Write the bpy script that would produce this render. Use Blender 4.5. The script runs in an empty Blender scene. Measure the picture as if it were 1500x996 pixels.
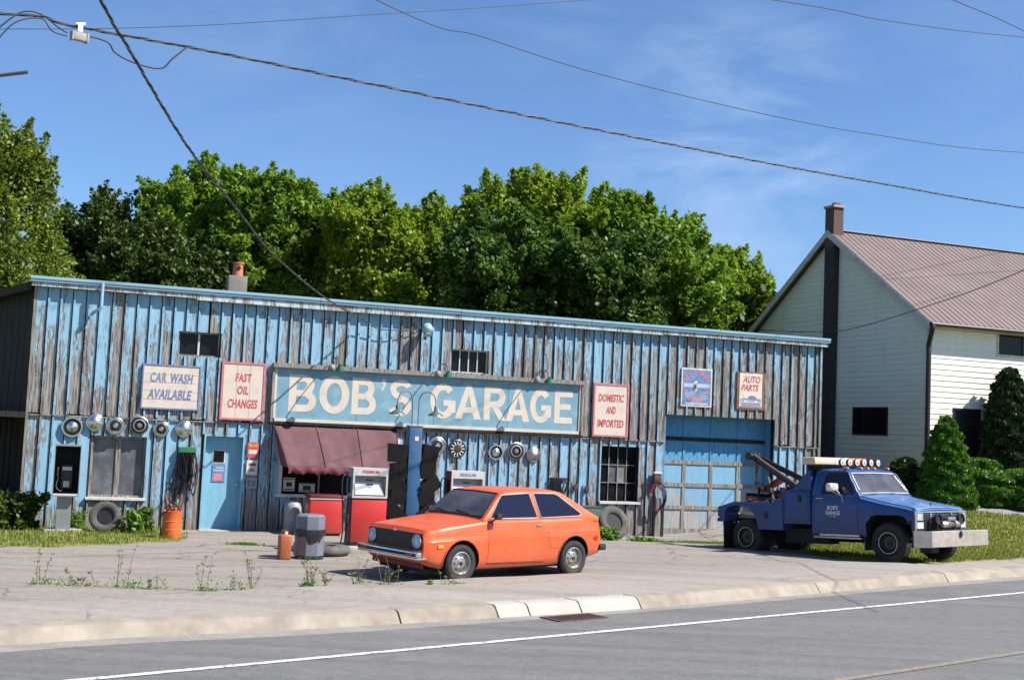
import bpy, bmesh, math, random
import numpy as np
from mathutils import Vector, Matrix
random.seed(7); RNG = np.random.default_rng(11)
SC = bpy.context.scene; COL = SC.collection
rad = math.radians; PI = math.pi

# ---------------------------------------------------------------- camera
EYE = 2.45
cam = bpy.data.cameras.new("camera"); cam.sensor_width = 36; cam.lens = 1800/1500*36
cam.clip_start = .1; cam.clip_end = 5000
camo = bpy.data.objects.new("camera", cam); COL.objects.link(camo); SC.camera = camo
PITCH = math.atan(134/1800); ROLL = .044
fw = Vector((0, math.cos(PITCH), math.sin(PITCH))); up0 = Vector((0, -math.sin(PITCH), math.cos(PITCH))); rt0 = Vector((1, 0, 0))
rt = rt0*math.cos(ROLL)+up0*math.sin(ROLL); upv = -rt0*math.sin(ROLL)+up0*math.cos(ROLL)
camo.matrix_world = Matrix(((rt.x, upv.x, -fw.x, 0), (rt.y, upv.y, -fw.y, 0), (rt.z, upv.z, -fw.z, EYE), (0, 0, 0, 1)))

# ---------------------------------------------------------------- sky and sun
SUN = Vector((.897, -.234, 1.0)).normalized()
world = bpy.data.worlds.new("World"); SC.world = world; world.use_nodes = True
wt = world.node_tree; wt.nodes.clear()
wo = wt.nodes.new("ShaderNodeOutputWorld"); bg = wt.nodes.new("ShaderNodeBackground"); sky = wt.nodes.new("ShaderNodeTexSky")
sky.sky_type = 'NISHITA'; sky.sun_disc = False
sky.sun_elevation = math.asin(SUN.z); sky.sun_rotation = math.atan2(SUN.x, SUN.y)
sky.air_density = 1.0; sky.dust_density = .35; sky.ozone_density = 2.2; sky.altitude = 100
bg.inputs['Strength'].default_value = .067
tc = wt.nodes.new("ShaderNodeTexCoord"); mp = wt.nodes.new("ShaderNodeMapping"); mp.inputs['Scale'].default_value = (1.1, 1.1, 3.6); mp.inputs['Rotation'].default_value = (0, .35, 0)
nz = wt.nodes.new("ShaderNodeTexNoise"); nz.inputs['Scale'].default_value = 4.6; nz.inputs['Detail'].default_value = 9; nz.inputs['Roughness'].default_value = .62; nz.inputs['Distortion'].default_value = .6
nb = wt.nodes.new("ShaderNodeTexNoise"); nb.inputs['Scale'].default_value = 1.9; nb.inputs['Detail'].default_value = 1
r1 = wt.nodes.new("ShaderNodeMapRange"); r1.inputs[1].default_value = .42; r1.inputs[2].default_value = .72
r2 = wt.nodes.new("ShaderNodeMapRange"); r2.inputs[1].default_value = .48; r2.inputs[2].default_value = .68
mu = wt.nodes.new("ShaderNodeMath"); mu.operation = 'MULTIPLY'; mu2 = wt.nodes.new("ShaderNodeMath"); mu2.operation = 'MULTIPLY'; mu2.inputs[1].default_value = .75
mxs = wt.nodes.new("ShaderNodeMixRGB"); mxs.inputs[2].default_value = (4.2, 5.6, 8.2, 1)
L = wt.links.new
L(tc.outputs['Generated'], mp.inputs[0]); L(mp.outputs[0], nz.inputs[0]); L(tc.outputs['Generated'], nb.inputs[0])
L(nz.outputs[0], r1.inputs[0]); L(nb.outputs[0], r2.inputs[0]); 
vd = wt.nodes.new('ShaderNodeVectorMath'); vd.operation = 'DOT_PRODUCT'; vd.inputs[1].default_value = Vector((.172, .955, .232)).normalized()
r3 = wt.nodes.new('ShaderNodeMapRange'); r3.inputs[1].default_value = .9915; r3.inputs[2].default_value = .9993
ad = wt.nodes.new('ShaderNodeMath'); ad.operation = 'MAXIMUM'; m3 = wt.nodes.new('ShaderNodeMath'); m3.operation = 'MULTIPLY'; m3.inputs[1].default_value = .4
vn = wt.nodes.new('ShaderNodeVectorMath'); vn.operation = 'NORMALIZE'; L(tc.outputs['Generated'], vn.inputs[0]); L(vn.outputs[0], vd.inputs[0]); L(vd.outputs['Value'], r3.inputs[0]); L(r2.outputs[0], m3.inputs[0]); L(m3.outputs[0], ad.inputs[0]); L(r3.outputs[0], ad.inputs[1])
L(r1.outputs[0], mu.inputs[0]); L(ad.outputs[0], mu.inputs[1]); L(mu.outputs[0], mu2.inputs[0])
tint = wt.nodes.new('ShaderNodeMixRGB'); tint.blend_type = 'MULTIPLY'; tint.inputs[0].default_value = 1; tint.inputs[2].default_value = (.80, 1.0, 1.26, 1)
L(mu2.outputs[0], mxs.inputs[0]); L(sky.outputs[0], tint.inputs[1]); L(tint.outputs[0], mxs.inputs[1]); L(mxs.outputs[0], bg.inputs[0]); L(bg.outputs[0], wo.inputs[0])
sl = bpy.data.lights.new("sun", 'SUN'); sl.energy = 5.0; sl.angle = rad(.53); sl.color = (1, .95, .87)
so = bpy.data.objects.new("sun", sl); COL.objects.link(so); so.rotation_euler = SUN.to_track_quat('Z', 'Y').to_euler(); so.location = (0, 0, 50)
SC.view_settings.view_transform = 'Standard'; SC.view_settings.look = 'None'; SC.view_settings.exposure = .90; SC.view_settings.gamma = 1
try:
    SC.cycles.max_bounces = 6; SC.cycles.transparent_max_bounces = 8
except Exception: pass

# ---------------------------------------------------------------- materials
def newmat(name):
    m = bpy.data.materials.new(name); m.use_nodes = True
    nt = m.node_tree; b = nt.nodes['Principled BSDF']
    return m, nt, b
def node(nt, t, **kw):
    n = nt.nodes.new(t)
    for k, v in kw.items():
        if k in n.inputs: n.inputs[k].default_value = v
        else: setattr(n, k, v)
    return n
def c4(c): return (c[0], c[1], c[2], 1)
def mix(nt, fac, a, b):
    n = nt.nodes.new("ShaderNodeMixRGB")
    for i, v in enumerate((fac, a, b)):
        if isinstance(v, bpy.types.NodeSocket): nt.links.new(v, n.inputs[i])
        elif i == 0: n.inputs[0].default_value = v
        else: n.inputs[i].default_value = c4(v)
    return n.outputs[0]
def ramp(nt, src, a, b):
    n = nt.nodes.new("ShaderNodeMapRange"); n.inputs[1].default_value = a; n.inputs[2].default_value = b
    nt.links.new(src, n.inputs[0]); return n.outputs[0]
def noise(nt, vec, scale, detail=4, rough=.55, dist=0):
    n = node(nt, "ShaderNodeTexNoise", Scale=scale, Detail=detail, Roughness=rough, Distortion=dist)
    if vec is not None: nt.links.new(vec, n.inputs[0])
    return n.outputs[0]
def mapping(nt, src, scale=(1, 1, 1), rot=(0, 0, 0)):
    n = nt.nodes.new("ShaderNodeMapping"); n.inputs['Scale'].default_value = scale; n.inputs['Rotation'].default_value = rot
    nt.links.new(src, n.inputs[0]); return n.outputs[0]
def mathn(nt, op, a, b=0):
    n = nt.nodes.new("ShaderNodeMath"); n.operation = op
    for i, v in enumerate((a, b)):
        if isinstance(v, bpy.types.NodeSocket): nt.links.new(v, n.inputs[i])
        else: n.inputs[i].default_value = v
    return n.outputs[0]
def bump(nt, b, h, strength=.3, dist=.01):
    n = node(nt, "ShaderNodeBump", Strength=strength, Distance=dist); nt.links.new(h, n.inputs['Height']); nt.links.new(n.outputs[0], b.inputs['Normal'])
def worldpos(nt): return nt.nodes.new("ShaderNodeNewGeometry").outputs['Position']
def objpos(nt): return nt.nodes.new("ShaderNodeTexCoord").outputs['Object']

def pm(name, col, rough=.6, metal=0, var=.2, scale=6, bmp=0, dirt=None, dirtamt=.5, dscale=3, spec=.5, coat=0):
    col = [c*.87 for c in col]; dirt = [c*.87 for c in dirt] if dirt else None
    m, nt, b = newmat(name); b.inputs['Roughness'].default_value = rough; b.inputs['Metallic'].default_value = metal
    b.inputs['Specular IOR Level'].default_value = spec
    if coat: b.inputs['Coat Weight'].default_value = coat; b.inputs['Coat Roughness'].default_value = .08
    p = objpos(nt); n = noise(nt, p, scale, 5)
    out = mix(nt, ramp(nt, n, .3, .7), [c*(1-var) for c in col], [min(1, c*(1+var)) for c in col])
    if dirt:
        n2 = noise(nt, p, dscale, 8, .65); out = mix(nt, mathn(nt, 'MULTIPLY', ramp(nt, n2, .5, .72), dirtamt), out, dirt)
    nt.links.new(out, b.inputs['Base Color'])
    if bmp: bump(nt, b, noise(nt, p, scale*6, 4), bmp, .01)
    return m

def peel(name, paint, wood, wood2, lo, zdep=0.0, z0=0, z1=1, undep=0.0, scale=1.0):
    """weathered wood with flaking paint; lo = how bare (0..1)"""
    paint = [c*.87 for c in paint]; wood = [c*.87 for c in wood]; wood2 = [c*.7 for c in wood2]
    m, nt, b = newmat(name); b.inputs['Roughness'].default_value = .75; b.inputs['Specular IOR Level'].default_value = .25
    w = mapping(nt, worldpos(nt), (1, 1, 1), (0, 0, -rad(20)))
    grain = noise(nt, mapping(nt, w, (45, 45, 2.2)), 1.0, 6, .6, .3)
    woodc = mix(nt, ramp(nt, grain, .36, .60), wood2, wood)
    big = noise(nt, mapping(nt, w, (3.6, 3.6, .55)), 1.0*scale, 6, .68, .35)
    fine = noise(nt, mapping(nt, w, (26, 26, 4.5)), 1.0, 7, .72, .6)
    oi = nt.nodes.new("ShaderNodeObjectInfo").outputs['Random']
    f = mathn(nt, 'ADD', mathn(nt, 'MULTIPLY', big, .50), mathn(nt, 'MULTIPLY', fine, .56))
    f = mathn(nt, 'ADD', f, mathn(nt, 'MULTIPLY', oi, .075))
    if zdep or undep:
        sp = nt.nodes.new("ShaderNodeSeparateXYZ"); nt.links.new(w, sp.inputs[0])
        if zdep: f = mathn(nt, 'ADD', f, mathn(nt, 'MULTIPLY', mathn(nt, 'SUBTRACT', 1, ramp(nt, sp.outputs[2], z0, z1)), zdep))
        if undep: f = mathn(nt, 'ADD', f, mathn(nt, 'MULTIPLY', ramp(nt, sp.outputs[0], 2, 16), undep))
    bare = ramp(nt, f, lo, lo+.025)
    pv = mix(nt, noise(nt, mapping(nt, w, (9, 9, 2)), 1.0, 4), [c*.84 for c in paint], [min(1, c*1.15) for c in paint])
    pv = mix(nt, mathn(nt, 'MULTIPLY', ramp(nt, fine, .48, .7), .35), pv, (.40, .54, .61))
    nt.links.new(mix(nt, bare, pv, woodc), b.inputs['Base Color'])
    h = mathn(nt, 'ADD', mathn(nt, 'MULTIPLY', mathn(nt, 'SUBTRACT', 1, bare), .6), mathn(nt, 'MULTIPLY', grain, .6))
    bump(nt, b, h, .5, .006)
    return m
BLUE = (.25, .45, .60)
M = {}
M['upper'] = peel('peeling_blue_upper', BLUE, (.35, .32, .30), (.075, .062, .055), .615, .125, 2.6, 4.9, .065)
M['lower'] = peel('peeling_blue_lower', BLUE, (.33, .30, .27), (.08, .066, .056), .575, .12, .1, .8, .02)
M['batten'] = peel('peeling_blue_batten', (.25, .45, .60), (.25, .22, .2), (.06, .05, .045), .64, .08, 2.6, 4.9, .05)
M['bluepaint'] = peel('blue_door_paint', (.20, .43, .56), (.3, .3, .3), (.1, .1, .1), .95)
M['panel'] = peel('flaking_door_panel', (.19, .41, .58), (.44, .43, .41), (.34, .33, .31), .665, .19, .3, 1.6)
M['paneltop'] = peel('shaded_blue_panel', (.08, .28, .50), (.25, .25, .25), (.1, .1, .1), .9)  # darker blue: shadow over the top door rows put into the colour
M['graywood'] = peel('bare_grey_wood', (.3, .33, .35), (.36, .33, .29), (.13, .11, .095), .36)
M['darkwood'] = peel('dark_wood_gap_shade', (.05, .05, .05), (.04, .036, .032), (.012, .011, .01), .3)  # near black: carries the shadow in gaps beside battens; also dark walls
M['fascia'] = peel('weathered_fascia', (.5, .6, .65), (.42, .38, .33), (.16, .13, .11), .55)
M['flash'] = pm('blue_metal_flashing', (.30, .48, .60), .4, .2, .15, 2, dirt=(.5, .52, .52), dirtamt=.4)
M['roof'] = pm('tar_roof', (.05, .05, .05), .9)
M['black'] = pm('black_rubber', (.018, .018, .018), .75, 0, .3, 20)
M['blackmetal'] = pm('black_metal', (.016, .014, .014), .4, 0, .3, 8, dirt=(.035, .024, .018), dirtamt=.6)
M['void'] = pm('dark_interior', (.012, .012, .013), .9)
M['glass'] = pm('dark_window_glass', (.01, .011, .014), .08, 0, .2, 2, spec=.18)
M['dustglass'] = pm('dusty_window_glass', (.10, .105, .12), .3, 0, .35, 3, dirt=(.22, .22, .22), dirtamt=.6)
M['curtain'] = pm('grey_paned_glass', (.22, .22, .2), .35, 0, .3, 3)
M['whitepaint'] = pm('old_white_paint', (.62, .60, .56), .6, 0, .12, 8, dirt=(.3, .27, .23), dirtamt=.6)
M['chrome'] = pm('chrome', (.78, .77, .75), .24, 1, .12, 5, dirt=(.25, .2, .16), dirtamt=.5)
M['dullchrome'] = pm('dull_chrome', (.52, .49, .46), .4, 1, .2, 6, dirt=(.12, .1, .08), dirtamt=.6)
M['darkchrome'] = pm('dark_wheel_cover', (.09, .085, .08), .4, .7, .3, 9)
M['tyre'] = pm('tyre_rubber', (.022, .021, .02), .85, 0, .25, 8, bmp=.3, dirt=(.07, .062, .055), dirtamt=.6)
M['oldtyre'] = pm('dusty_old_tyre', (.085, .078, .072), .9, 0, .2, 6, bmp=.4, dirt=(.2, .18, .16), dirtamt=.6)
M['awning'] = pm('faded_maroon_canvas', (.12, .05, .057), .85, 0, .22, 3, bmp=.15, dirt=(.175, .10, .11), dirtamt=.5, dscale=2)
M['awningdark'] = pm('maroon_valance', (.2, .05, .06), .85, 0, .2, 12)
M['red'] = pm('worn_red_enamel', (.55, .03, .025), .45, 0, .12, 3, dirt=(.36, .05, .035), dirtamt=.8, dscale=5)
M['darkred'] = pm('shaded_dark_red', (.12, .015, .018), .5, 0, .2, 5)  # red darkened to hold the pump side's shade; also the cooler lid
M['pumpwhite'] = pm('pump_white_enamel', (.55, .55, .54), .4, 0, .06, 4, dirt=(.3, .28, .26), dirtamt=.5)
M['pumpgrey'] = pm('pump_grey_dial', (.30, .30, .30), .5, 0, .15, 6)
M['dial'] = pm('pump_dial_face', (.62, .61, .6), .4, 0, .05, 4)
M['signblue'] = pm('sign_sky_blue', (.17, .33, .42), .75, 0, .14, 2.2, dirt=(.36, .47, .52), dirtamt=.6, dscale=4)
M['cream'] = pm('worn_cream_lettering', (.66, .57, .47), .75, 0, .06, 3, dirt=(.45, .50, .52), dirtamt=.75, dscale=7)
M['creamboard'] = pm('cream_painted_boards', (.66, .56, .48), .75, 0, .06, 3, dirt=(.5, .44, .38), dirtamt=.7, dscale=5)
M['signred'] = pm('sign_red_paint', (.52, .07, .08), .7, 0, .15, 8, dirt=(.6, .3, .27), dirtamt=.5, dscale=10)
M['signpink'] = pm('faded_red_border', (.58, .16, .17), .7, 0, .15, 6, dirt=(.62, .42, .38), dirtamt=.5, dscale=8)
M['signindigo'] = pm('sign_slate_blue', (.15, .19, .36), .7, 0, .15, 8, dirt=(.45, .42, .45), dirtamt=.5, dscale=12)
M['tinblue'] = pm('tin_sign_blue', (.13, .22, .42), .5, 0, .2, 6, dirt=(.25, .32, .45), dirtamt=.6, dscale=12)
M['tinpale'] = pm('tin_sign_pale_blue', (.42, .52, .66), .5, 0, .1, 6)
M['tinpink'] = pm('tin_sign_coral', (.68, .2, .24), .5, 0, .1, 6)
M['tincream'] = pm('tin_sign_cream', (.70, .64, .54), .5, 0, .08, 6, dirt=(.4, .28, .2), dirtamt=.6, dscale=9)
M['rust'] = pm('rusty_edge', (.24, .10, .06), .85, 0, .35, 14, bmp=.4)
M['rackblack'] = pm('matt_black_steel', (.008, .007, .007), .65, 0, .3, 8, dirt=(.02, .014, .012), spec=.25)
M['rustchain'] = pm('rusted_steel', (.10, .055, .045), .75, .2, .4, 12, bmp=.3)
M['boom'] = pm('boom_reddish_steel', (.085, .05, .042), .6, .1, .3, 8, dirt=(.03, .025, .025), dirtamt=.9)
M['orangeframe'] = pm('orange_red_frame', (.42, .10, .06), .6, 0, .25, 8, dirt=(.08, .05, .04), dirtamt=.7)
M['orange'] = pm('orange_drum_paint', (.72, .13, .025), .5, 0, .1, 4, dirt=(.4, .09, .03), dirtamt=.5)
M['orangecan'] = pm('orange_can_paint', (.38, .10, .035), .5, 0, .15, 5, dirt=(.3, .12, .05), dirtamt=.5)
M['green'] = pm('green_enamel', (.03, .17, .07), .5, 0, .2, 6)
M['lampgreen'] = pm('green_lamp_enamel', (.02, .13, .07), .35, 0, .2, 6)
M['lampgrey'] = pm('grey_green_lamp', (.10, .15, .13), .45, .3, .2, 6)
M['darkgreen'] = pm('dark_green_metal', (.045, .10, .065), .6, 0, .2, 6)
M['post'] = pm('blue_pillar_paint', (.018, .085, .20), .6, 0, .2, 5, dirt=(.04, .14, .27), dirtamt=.4)
M['binlid'] = pm('blue_grey_plastic', (.15, .165, .195), .55, 0, .12, 5)
M['bindark'] = pm('dark_bag_plastic', (.02, .02, .025), .35, 0, .2, 8)
M['booth'] = pm('booth_grey_metal', (.28, .28, .29), .45, .3, .12, 4)
M['concrete'] = pm('concrete', (.36, .34, .31), .9, 0, .18, 4, bmp=.4, dirt=(.22, .2, .18), dirtamt=.5)
M['sootconc'] = pm('grey_render_chimney', (.22, .20, .18), .9, 0, .2, 5, bmp=.4, dirt=(.12, .11, .1), dirtamt=.6)
M['terracotta'] = pm('terracotta', (.48, .17, .09), .85, 0, .2, 10)
M['carorange'] = pm('orange_car_paint', (.74, .098, .018), .42, 0, .07, 2, dirt=(.74, .19, .095), dirtamt=.45, dscale=2.5, coat=.25)
M['carunder'] = pm('shaded_car_orange', (.20, .025, .02), .7, 0, .2, 6)  # shade of the car front put into the valance colour; seam lines share it
M['carglass'] = pm('car_side_glass', (.012, .013, .035), .05, 0, .1, 2, spec=.35)
M['windscreen'] = pm('windscreen_glass', (.085, .085, .09), .06, 0, .5, 2.2, spec=.7)
M['trim'] = pm('bright_trim', (.78, .72, .70), .35, .3, .05, 5)
M['grille'] = pm('black_grille', (.01, .01, .01), .6)
M['headlamp'] = pm('headlamp_glass', (.45, .50, .56), .12, .3, .3, 20)
M['amber'] = pm('amber_lens', (.75, .33, .02), .3, 0, .1, 10)
M['redlens'] = pm('red_lens', (.5, .015, .02), .3, 0, .1, 10)
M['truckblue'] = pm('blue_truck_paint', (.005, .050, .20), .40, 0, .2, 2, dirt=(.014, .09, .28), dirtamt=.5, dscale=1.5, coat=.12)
M['hoodblue'] = pm('pale_hood_blue', (.06, .15, .36), .45, 0, .12, 3, dirt=(.22, .29, .40), dirtamt=.5, dscale=3, coat=.3)  # paler blue for hood, fender tops and drip rail
M['under'] = pm('underbody_black', (.012, .012, .012), .8)
M['steelplate'] = pm('tread_plate_steel', (.46, .41, .37), .5, .35, .15, 5, dirt=(.22, .17, .14), dirtamt=.6, dscale=4)
M['lightbar'] = pm('cream_lens_bar', (.66, .55, .38), .35, 0, .08, 5)
M['lightwhite'] = pm('white_bar_cover', (.72, .70, .66), .35, 0, .05, 5)
M['lightorange'] = pm('orange_bar_lens', (.75, .26, .10), .35, 0, .1, 5)
M['lettering'] = pm('white_door_lettering', (.72, .72, .72), .6, 0, .1, 20)
M['rubberhose'] = pm('black_hose', (.015, .015, .017), .45)
M['redhose'] = pm('red_air_hose', (.32, .03, .04), .5)
M['cable'] = pm('black_cable', (.03, .028, .027), .6, 0, .3, 30)
M['cablegrey'] = pm('grey_strand', (.14, .135, .125), .6, .2, .2, 30)
M['polewood'] = pm('pole_wood', (.10, .08, .065), .9, 0, .3, 8)
def adddust(key, z0, z1, col, amt):
    nt = M[key].node_tree; b = nt.nodes['Principled BSDF']; src = b.inputs['Base Color'].links[0].from_socket; p = objpos(nt); sp = nt.nodes.new('ShaderNodeSeparateXYZ'); nt.links.new(p, sp.inputs[0])
    g = mathn(nt, 'SUBTRACT', 1, ramp(nt, sp.outputs[2], z0, z1)); n = noise(nt, mapping(nt, p, (2.5, 2.5, 7)), 3, 7, .7); f = mathn(nt, 'MULTIPLY', mathn(nt, 'MULTIPLY', g, ramp(nt, n, .3, .62)), amt)
    sc = ramp(nt, noise(nt, mapping(nt, p, (1.2, 1.2, 9)), 9, 6, .75), .66, .70)
    o = mix(nt, f, src, col); o = mix(nt, mathn(nt, 'MULTIPLY', sc, .35), o, [c*1.6 for c in col]); nt.links.new(o, b.inputs['Base Color'])
    nt.links.new(mathn(nt, 'ADD', b.inputs['Roughness'].default_value, mathn(nt, 'MULTIPLY', f, .5)), b.inputs['Roughness'])
adddust('carorange', .15, .62, (.20, .13, .09), .6); adddust('truckblue', .4, 1.15, (.10, .085, .07), .55); adddust('steelplate', .2, .7, (.16, .11, .08), .5); adddust('red', .0, .5, (.18, .06, .04), .5); adddust('pumpwhite', 0, 1.4, (.3, .27, .23), .35)

def bark():
    m, nt, b = newmat('tree_bark'); w = worldpos(nt); n = noise(nt, mapping(nt, w, (8, 8, 1.5)), 1, 5)
    nt.links.new(mix(nt, ramp(nt, n, .35, .65), (.035, .028, .022), (.12, .10, .085)), b.inputs['Base Color']); b.inputs['Roughness'].default_value = .9; bump(nt, b, n, .6, .03); return m
M['bark'] = bark()
def leafmat(name, a, bcol, c, trans=.35):
    m, nt, b = newmat(name); at = nt.nodes.new("ShaderNodeAttribute"); at.attribute_name = 'var'
    n = noise(nt, worldpos(nt), .55, 3)
    col = mix(nt, ramp(nt, at.outputs['Fac'], 0, .6), a, bcol)
    col = mix(nt, ramp(nt, at.outputs['Fac'], .85, 1), col, c)
    col = mix(nt, mathn(nt, 'MULTIPLY', ramp(nt, n, .35, .7), .5), col, [min(1, x*1.5) for x in bcol])
    nt.links.new(col, b.inputs['Base Color']); b.inputs['Roughness'].default_value = .5; b.inputs['Specular IOR Level'].default_value = .35
    tr = nt.nodes.new("ShaderNodeBsdfTranslucent"); nt.links.new(mix(nt, .5, col, [min(1, x*2.0) for x in bcol]), tr.inputs[0])
    ms = nt.nodes.new("ShaderNodeMixShader"); ms.inputs[0].default_value = trans
    o = nt.nodes['Material Output']; nt.links.new(b.outputs[0], ms.inputs[1]); nt.links.new(tr.outputs[0], ms.inputs[2]); nt.links.new(ms.outputs[0], o.inputs[0])
    return m
M['leaf'] = leafmat('bright_leaf', (.10, .15, .010), (.17, .25, .016), (.36, .38, .04), .45)
M['leafmid'] = leafmat('mid_leaf', (.07, .14, .012), (.135, .225, .018), (.29, .34, .04), .42)
M['leafdark'] = leafmat('dark_maple_leaf', (.032, .072, .010), (.07, .13, .016), (.18, .24, .05), .32)
M['leafbrown'] = leafmat('sparse_leaf', (.06, .105, .012), (.14, .19, .02), (.30, .18, .06), .38)
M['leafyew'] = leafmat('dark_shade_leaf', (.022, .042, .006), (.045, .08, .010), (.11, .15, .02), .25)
M['conifer'] = leafmat('conifer_green', (.03, .085, .008), (.075, .165, .012), (.15, .27, .025), .2)
M['cedar'] = leafmat('cedar_green', (.011, .026, .005), (.024, .048, .008), (.07, .10, .02), .15)
M['grass'] = leafmat('grass_blade', (.07, .105, .012), (.155, .165, .025), (.32, .25, .11), .35)
M['weed'] = leafmat('weed_leaf', (.05, .13, .015), (.11, .22, .02), (.2, .25, .04), .3)
M['drystalk'] = pm('dry_stalk', (.26, .18, .10), .8)

def siding_mat(name, col):
    m, nt, b = newmat(name); w = worldpos(nt); n = noise(nt, mapping(nt, w, (1, 1, 8)), 1.2, 5)
    s_ = ramp(nt, noise(nt, mapping(nt, w, (3.5, 3.5, .35)), 1.0, 6, .7), .50, .75); o = mix(nt, n, [c*.86 for c in col], col); o = mix(nt, mathn(nt, 'MULTIPLY', s_, .35), o, [c*.62 for c in col])
    nt.links.new(o, b.inputs['Base Color']); b.inputs['Roughness'].default_value = .5; return m
M['siding'] = siding_mat('cream_vinyl_siding', (.86, .82, .70))
M['housetrim'] = pm('house_trim', (.62, .56, .42), .5)
M['brownmetal'] = pm('brown_metal_roof', (.20, .15, .135), .5, .1, .12, .8, dirt=(.26, .205, .185), dirtamt=.5, dscale=1.5)
M['brownspout'] = pm('dark_brown_gutter', (.035, .02, .018), .4)
def brickmat():
    m, nt, b = newmat('old_brick'); br = node(nt, "ShaderNodeTexBrick", Scale=5.5); w = worldpos(nt)
    br.inputs['Color1'].default_value = (.13, .06, .045, 1); br.inputs['Color2'].default_value = (.08, .04, .03, 1); br.inputs['Mortar'].default_value = (.13, .11, .10, 1)
    br.inputs['Row Height'].default_value = .4; br.inputs['Mortar Size'].default_value = .03
    nt.links.new(mapping(nt, w, (1, 1, 1), (rad(90), 0, 0)), br.inputs[0]); nt.links.new(mix(nt, noise(nt, w, 3), br.outputs[0], (.1, .06, .05)), b.inputs['Base Color']); b.inputs['Roughness'].default_value = .9; return m
M['brick'] = brickmat()
M['darkbrick'] = pm('sooty_dark_brick', (.045, .04, .038), .9, 0, .3, 6, bmp=.4)

def asphalt(name, a, b_, patch, crack=.5, fine=60):
    a, b_, patch = ([c*.87 for c in q] for q in (a, b_, patch))
    m, nt, b = newmat(name); w = worldpos(nt); b.inputs['Roughness'].default_value = .88; b.inputs['Specular IOR Level'].default_value = .3
    f = noise(nt, w, fine, 4, .7); g = noise(nt, w, .6, 6, .6, .3)
    f2 = noise(nt, w, 7, 8, .78); bl = noise(nt, w, 1.7, 7, .7)
    st = noise(nt, mapping(nt, w, (.3, 2.6, 1), (0, 0, -rad(38.8))), 1.0, 5, .6)
    col = mix(nt, ramp(nt, f, .3, .7), a, b_)
    col = mix(nt, mathn(nt, 'MULTIPLY', ramp(nt, g, .4, .68), .55), col, patch)
    col = mix(nt, mathn(nt, 'MULTIPLY', ramp(nt, st, .5, .75), .3), col, [c*1.2 for c in b_])
    col = mix(nt, mathn(nt, 'MULTIPLY', ramp(nt, f2, .52, .66), .35), col, [c*.62 for c in a]); col = mix(nt, mathn(nt, 'MULTIPLY', ramp(nt, f2, .46, .34), .30), col, [min(1, c*1.25) for c in b_]); col = mix(nt, mathn(nt, 'MULTIPLY', ramp(nt, bl, .56, .70), .35), col, [c*.75 for c in a])
    st2 = noise(nt, mapping(nt, w, (.07, 1.6, 1), (0, 0, -rad(38.8))), 1.3, 4, .55); col = mix(nt, mathn(nt, 'MULTIPLY', ramp(nt, st2, .50, .66), .30), col, [c*.72 for c in a])
    oil = ramp(nt, noise(nt, w, .85, 5, .6, .8), .66, .72); col = mix(nt, mathn(nt, 'MULTIPLY', oil, .38), col, (.06, .055, .05))
    v = node(nt, "ShaderNodeTexVoronoi", feature='DISTANCE_TO_EDGE', Scale=.42)
    nw = nt.nodes.new("ShaderNodeMixRGB"); nw.blend_type = 'ADD'; nw.inputs[0].default_value = 1; nt.links.new(w, nw.inputs[1])
    nn = node(nt, "ShaderNodeTexNoise", Scale=1.3, Detail=6); nt.links.new(w, nn.inputs[0]); nt.links.new(nn.outputs[1], nw.inputs[2]); nt.links.new(nw.outputs[0], v.inputs[0])
    ck = mathn(nt, 'SUBTRACT', 1, ramp(nt, v.outputs[0], .003, .012)); ck = mathn(nt, 'MULTIPLY', ck, mathn(nt, 'MULTIPLY', ramp(nt, noise(nt, w, .5, 2), .42, .6), crack))
    col = mix(nt, ck, col, (.07, .06, .055)); nt.links.new(col, b.inputs['Base Color'])
    bump(nt, b, mathn(nt, 'SUBTRACT', f, mathn(nt, 'MULTIPLY', ck, 2)), .35, .006)
    return m
M['road'] = asphalt('road_asphalt', (.115, .113, .11), (.205, .202, .196), (.145, .143, .139), .25, 45)
M['lot'] = asphalt('sandy_old_asphalt', (.19, .168, .147), (.33, .297, .262), (.30, .26, .22), .85, 30)
M['walk'] = asphalt('pale_asphalt_walk', (.235, .21, .185), (.37, .335, .30), (.33, .29, .25), .5, 35)
M['gutterpan'] = asphalt('gutter_grit', (.19, .18, .165), (.33, .31, .28), (.30, .28, .25), .1, 30)
M['kerb'] = pm('stained_kerb_concrete', (.30, .26, .21), .9, 0, .24, 2.5, bmp=.6, dirt=(.19, .145, .105), dirtamt=.6, dscale=1.5)
M['newkerb'] = pm('pale_new_concrete', (.39, .37, .33), .85, 0, .06, 3, bmp=.2, dirt=(.5, .45, .38), dirtamt=.4, dscale=2)
M['gravel'] = asphalt('gravel_drive', (.17, .165, .16), (.32, .305, .29), (.26, .25, .24), 0, 14)
def linepaint(name, col, wear):
    m, nt, b = newmat(name); w = worldpos(nt); n = noise(nt, w, 14, 8, .75)
    nt.links.new(mix(nt, ramp(nt, n, wear, wear+.08), col, (.155, .153, .149)), b.inputs['Base Color']); b.inputs['Roughness'].default_value = .8; return m
M['whiteline'] = linepaint('white_road_paint', (.58, .58, .56), .52)
M['yellowline'] = linepaint('yellow_road_paint', (.30, .20, .09), .42)
def groundgrass():
    m, nt, b = newmat('grass_ground'); w = worldpos(nt)
    col = mix(nt, ramp(nt, noise(nt, w, 1.2, 5), .35, .65), (.10, .14, .02), (.19, .22, .035)); col = mix(nt, mathn(nt, 'MULTIPLY', ramp(nt, noise(nt, w, 5, 5), .55, .7), .6), col, (.26, .21, .10))
    nt.links.new(col, b.inputs['Base Color']); b.inputs['Roughness'].default_value = .95; bump(nt, b, noise(nt, w, 25, 4), .6, .03); return m
M['turf'] = groundgrass()

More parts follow.
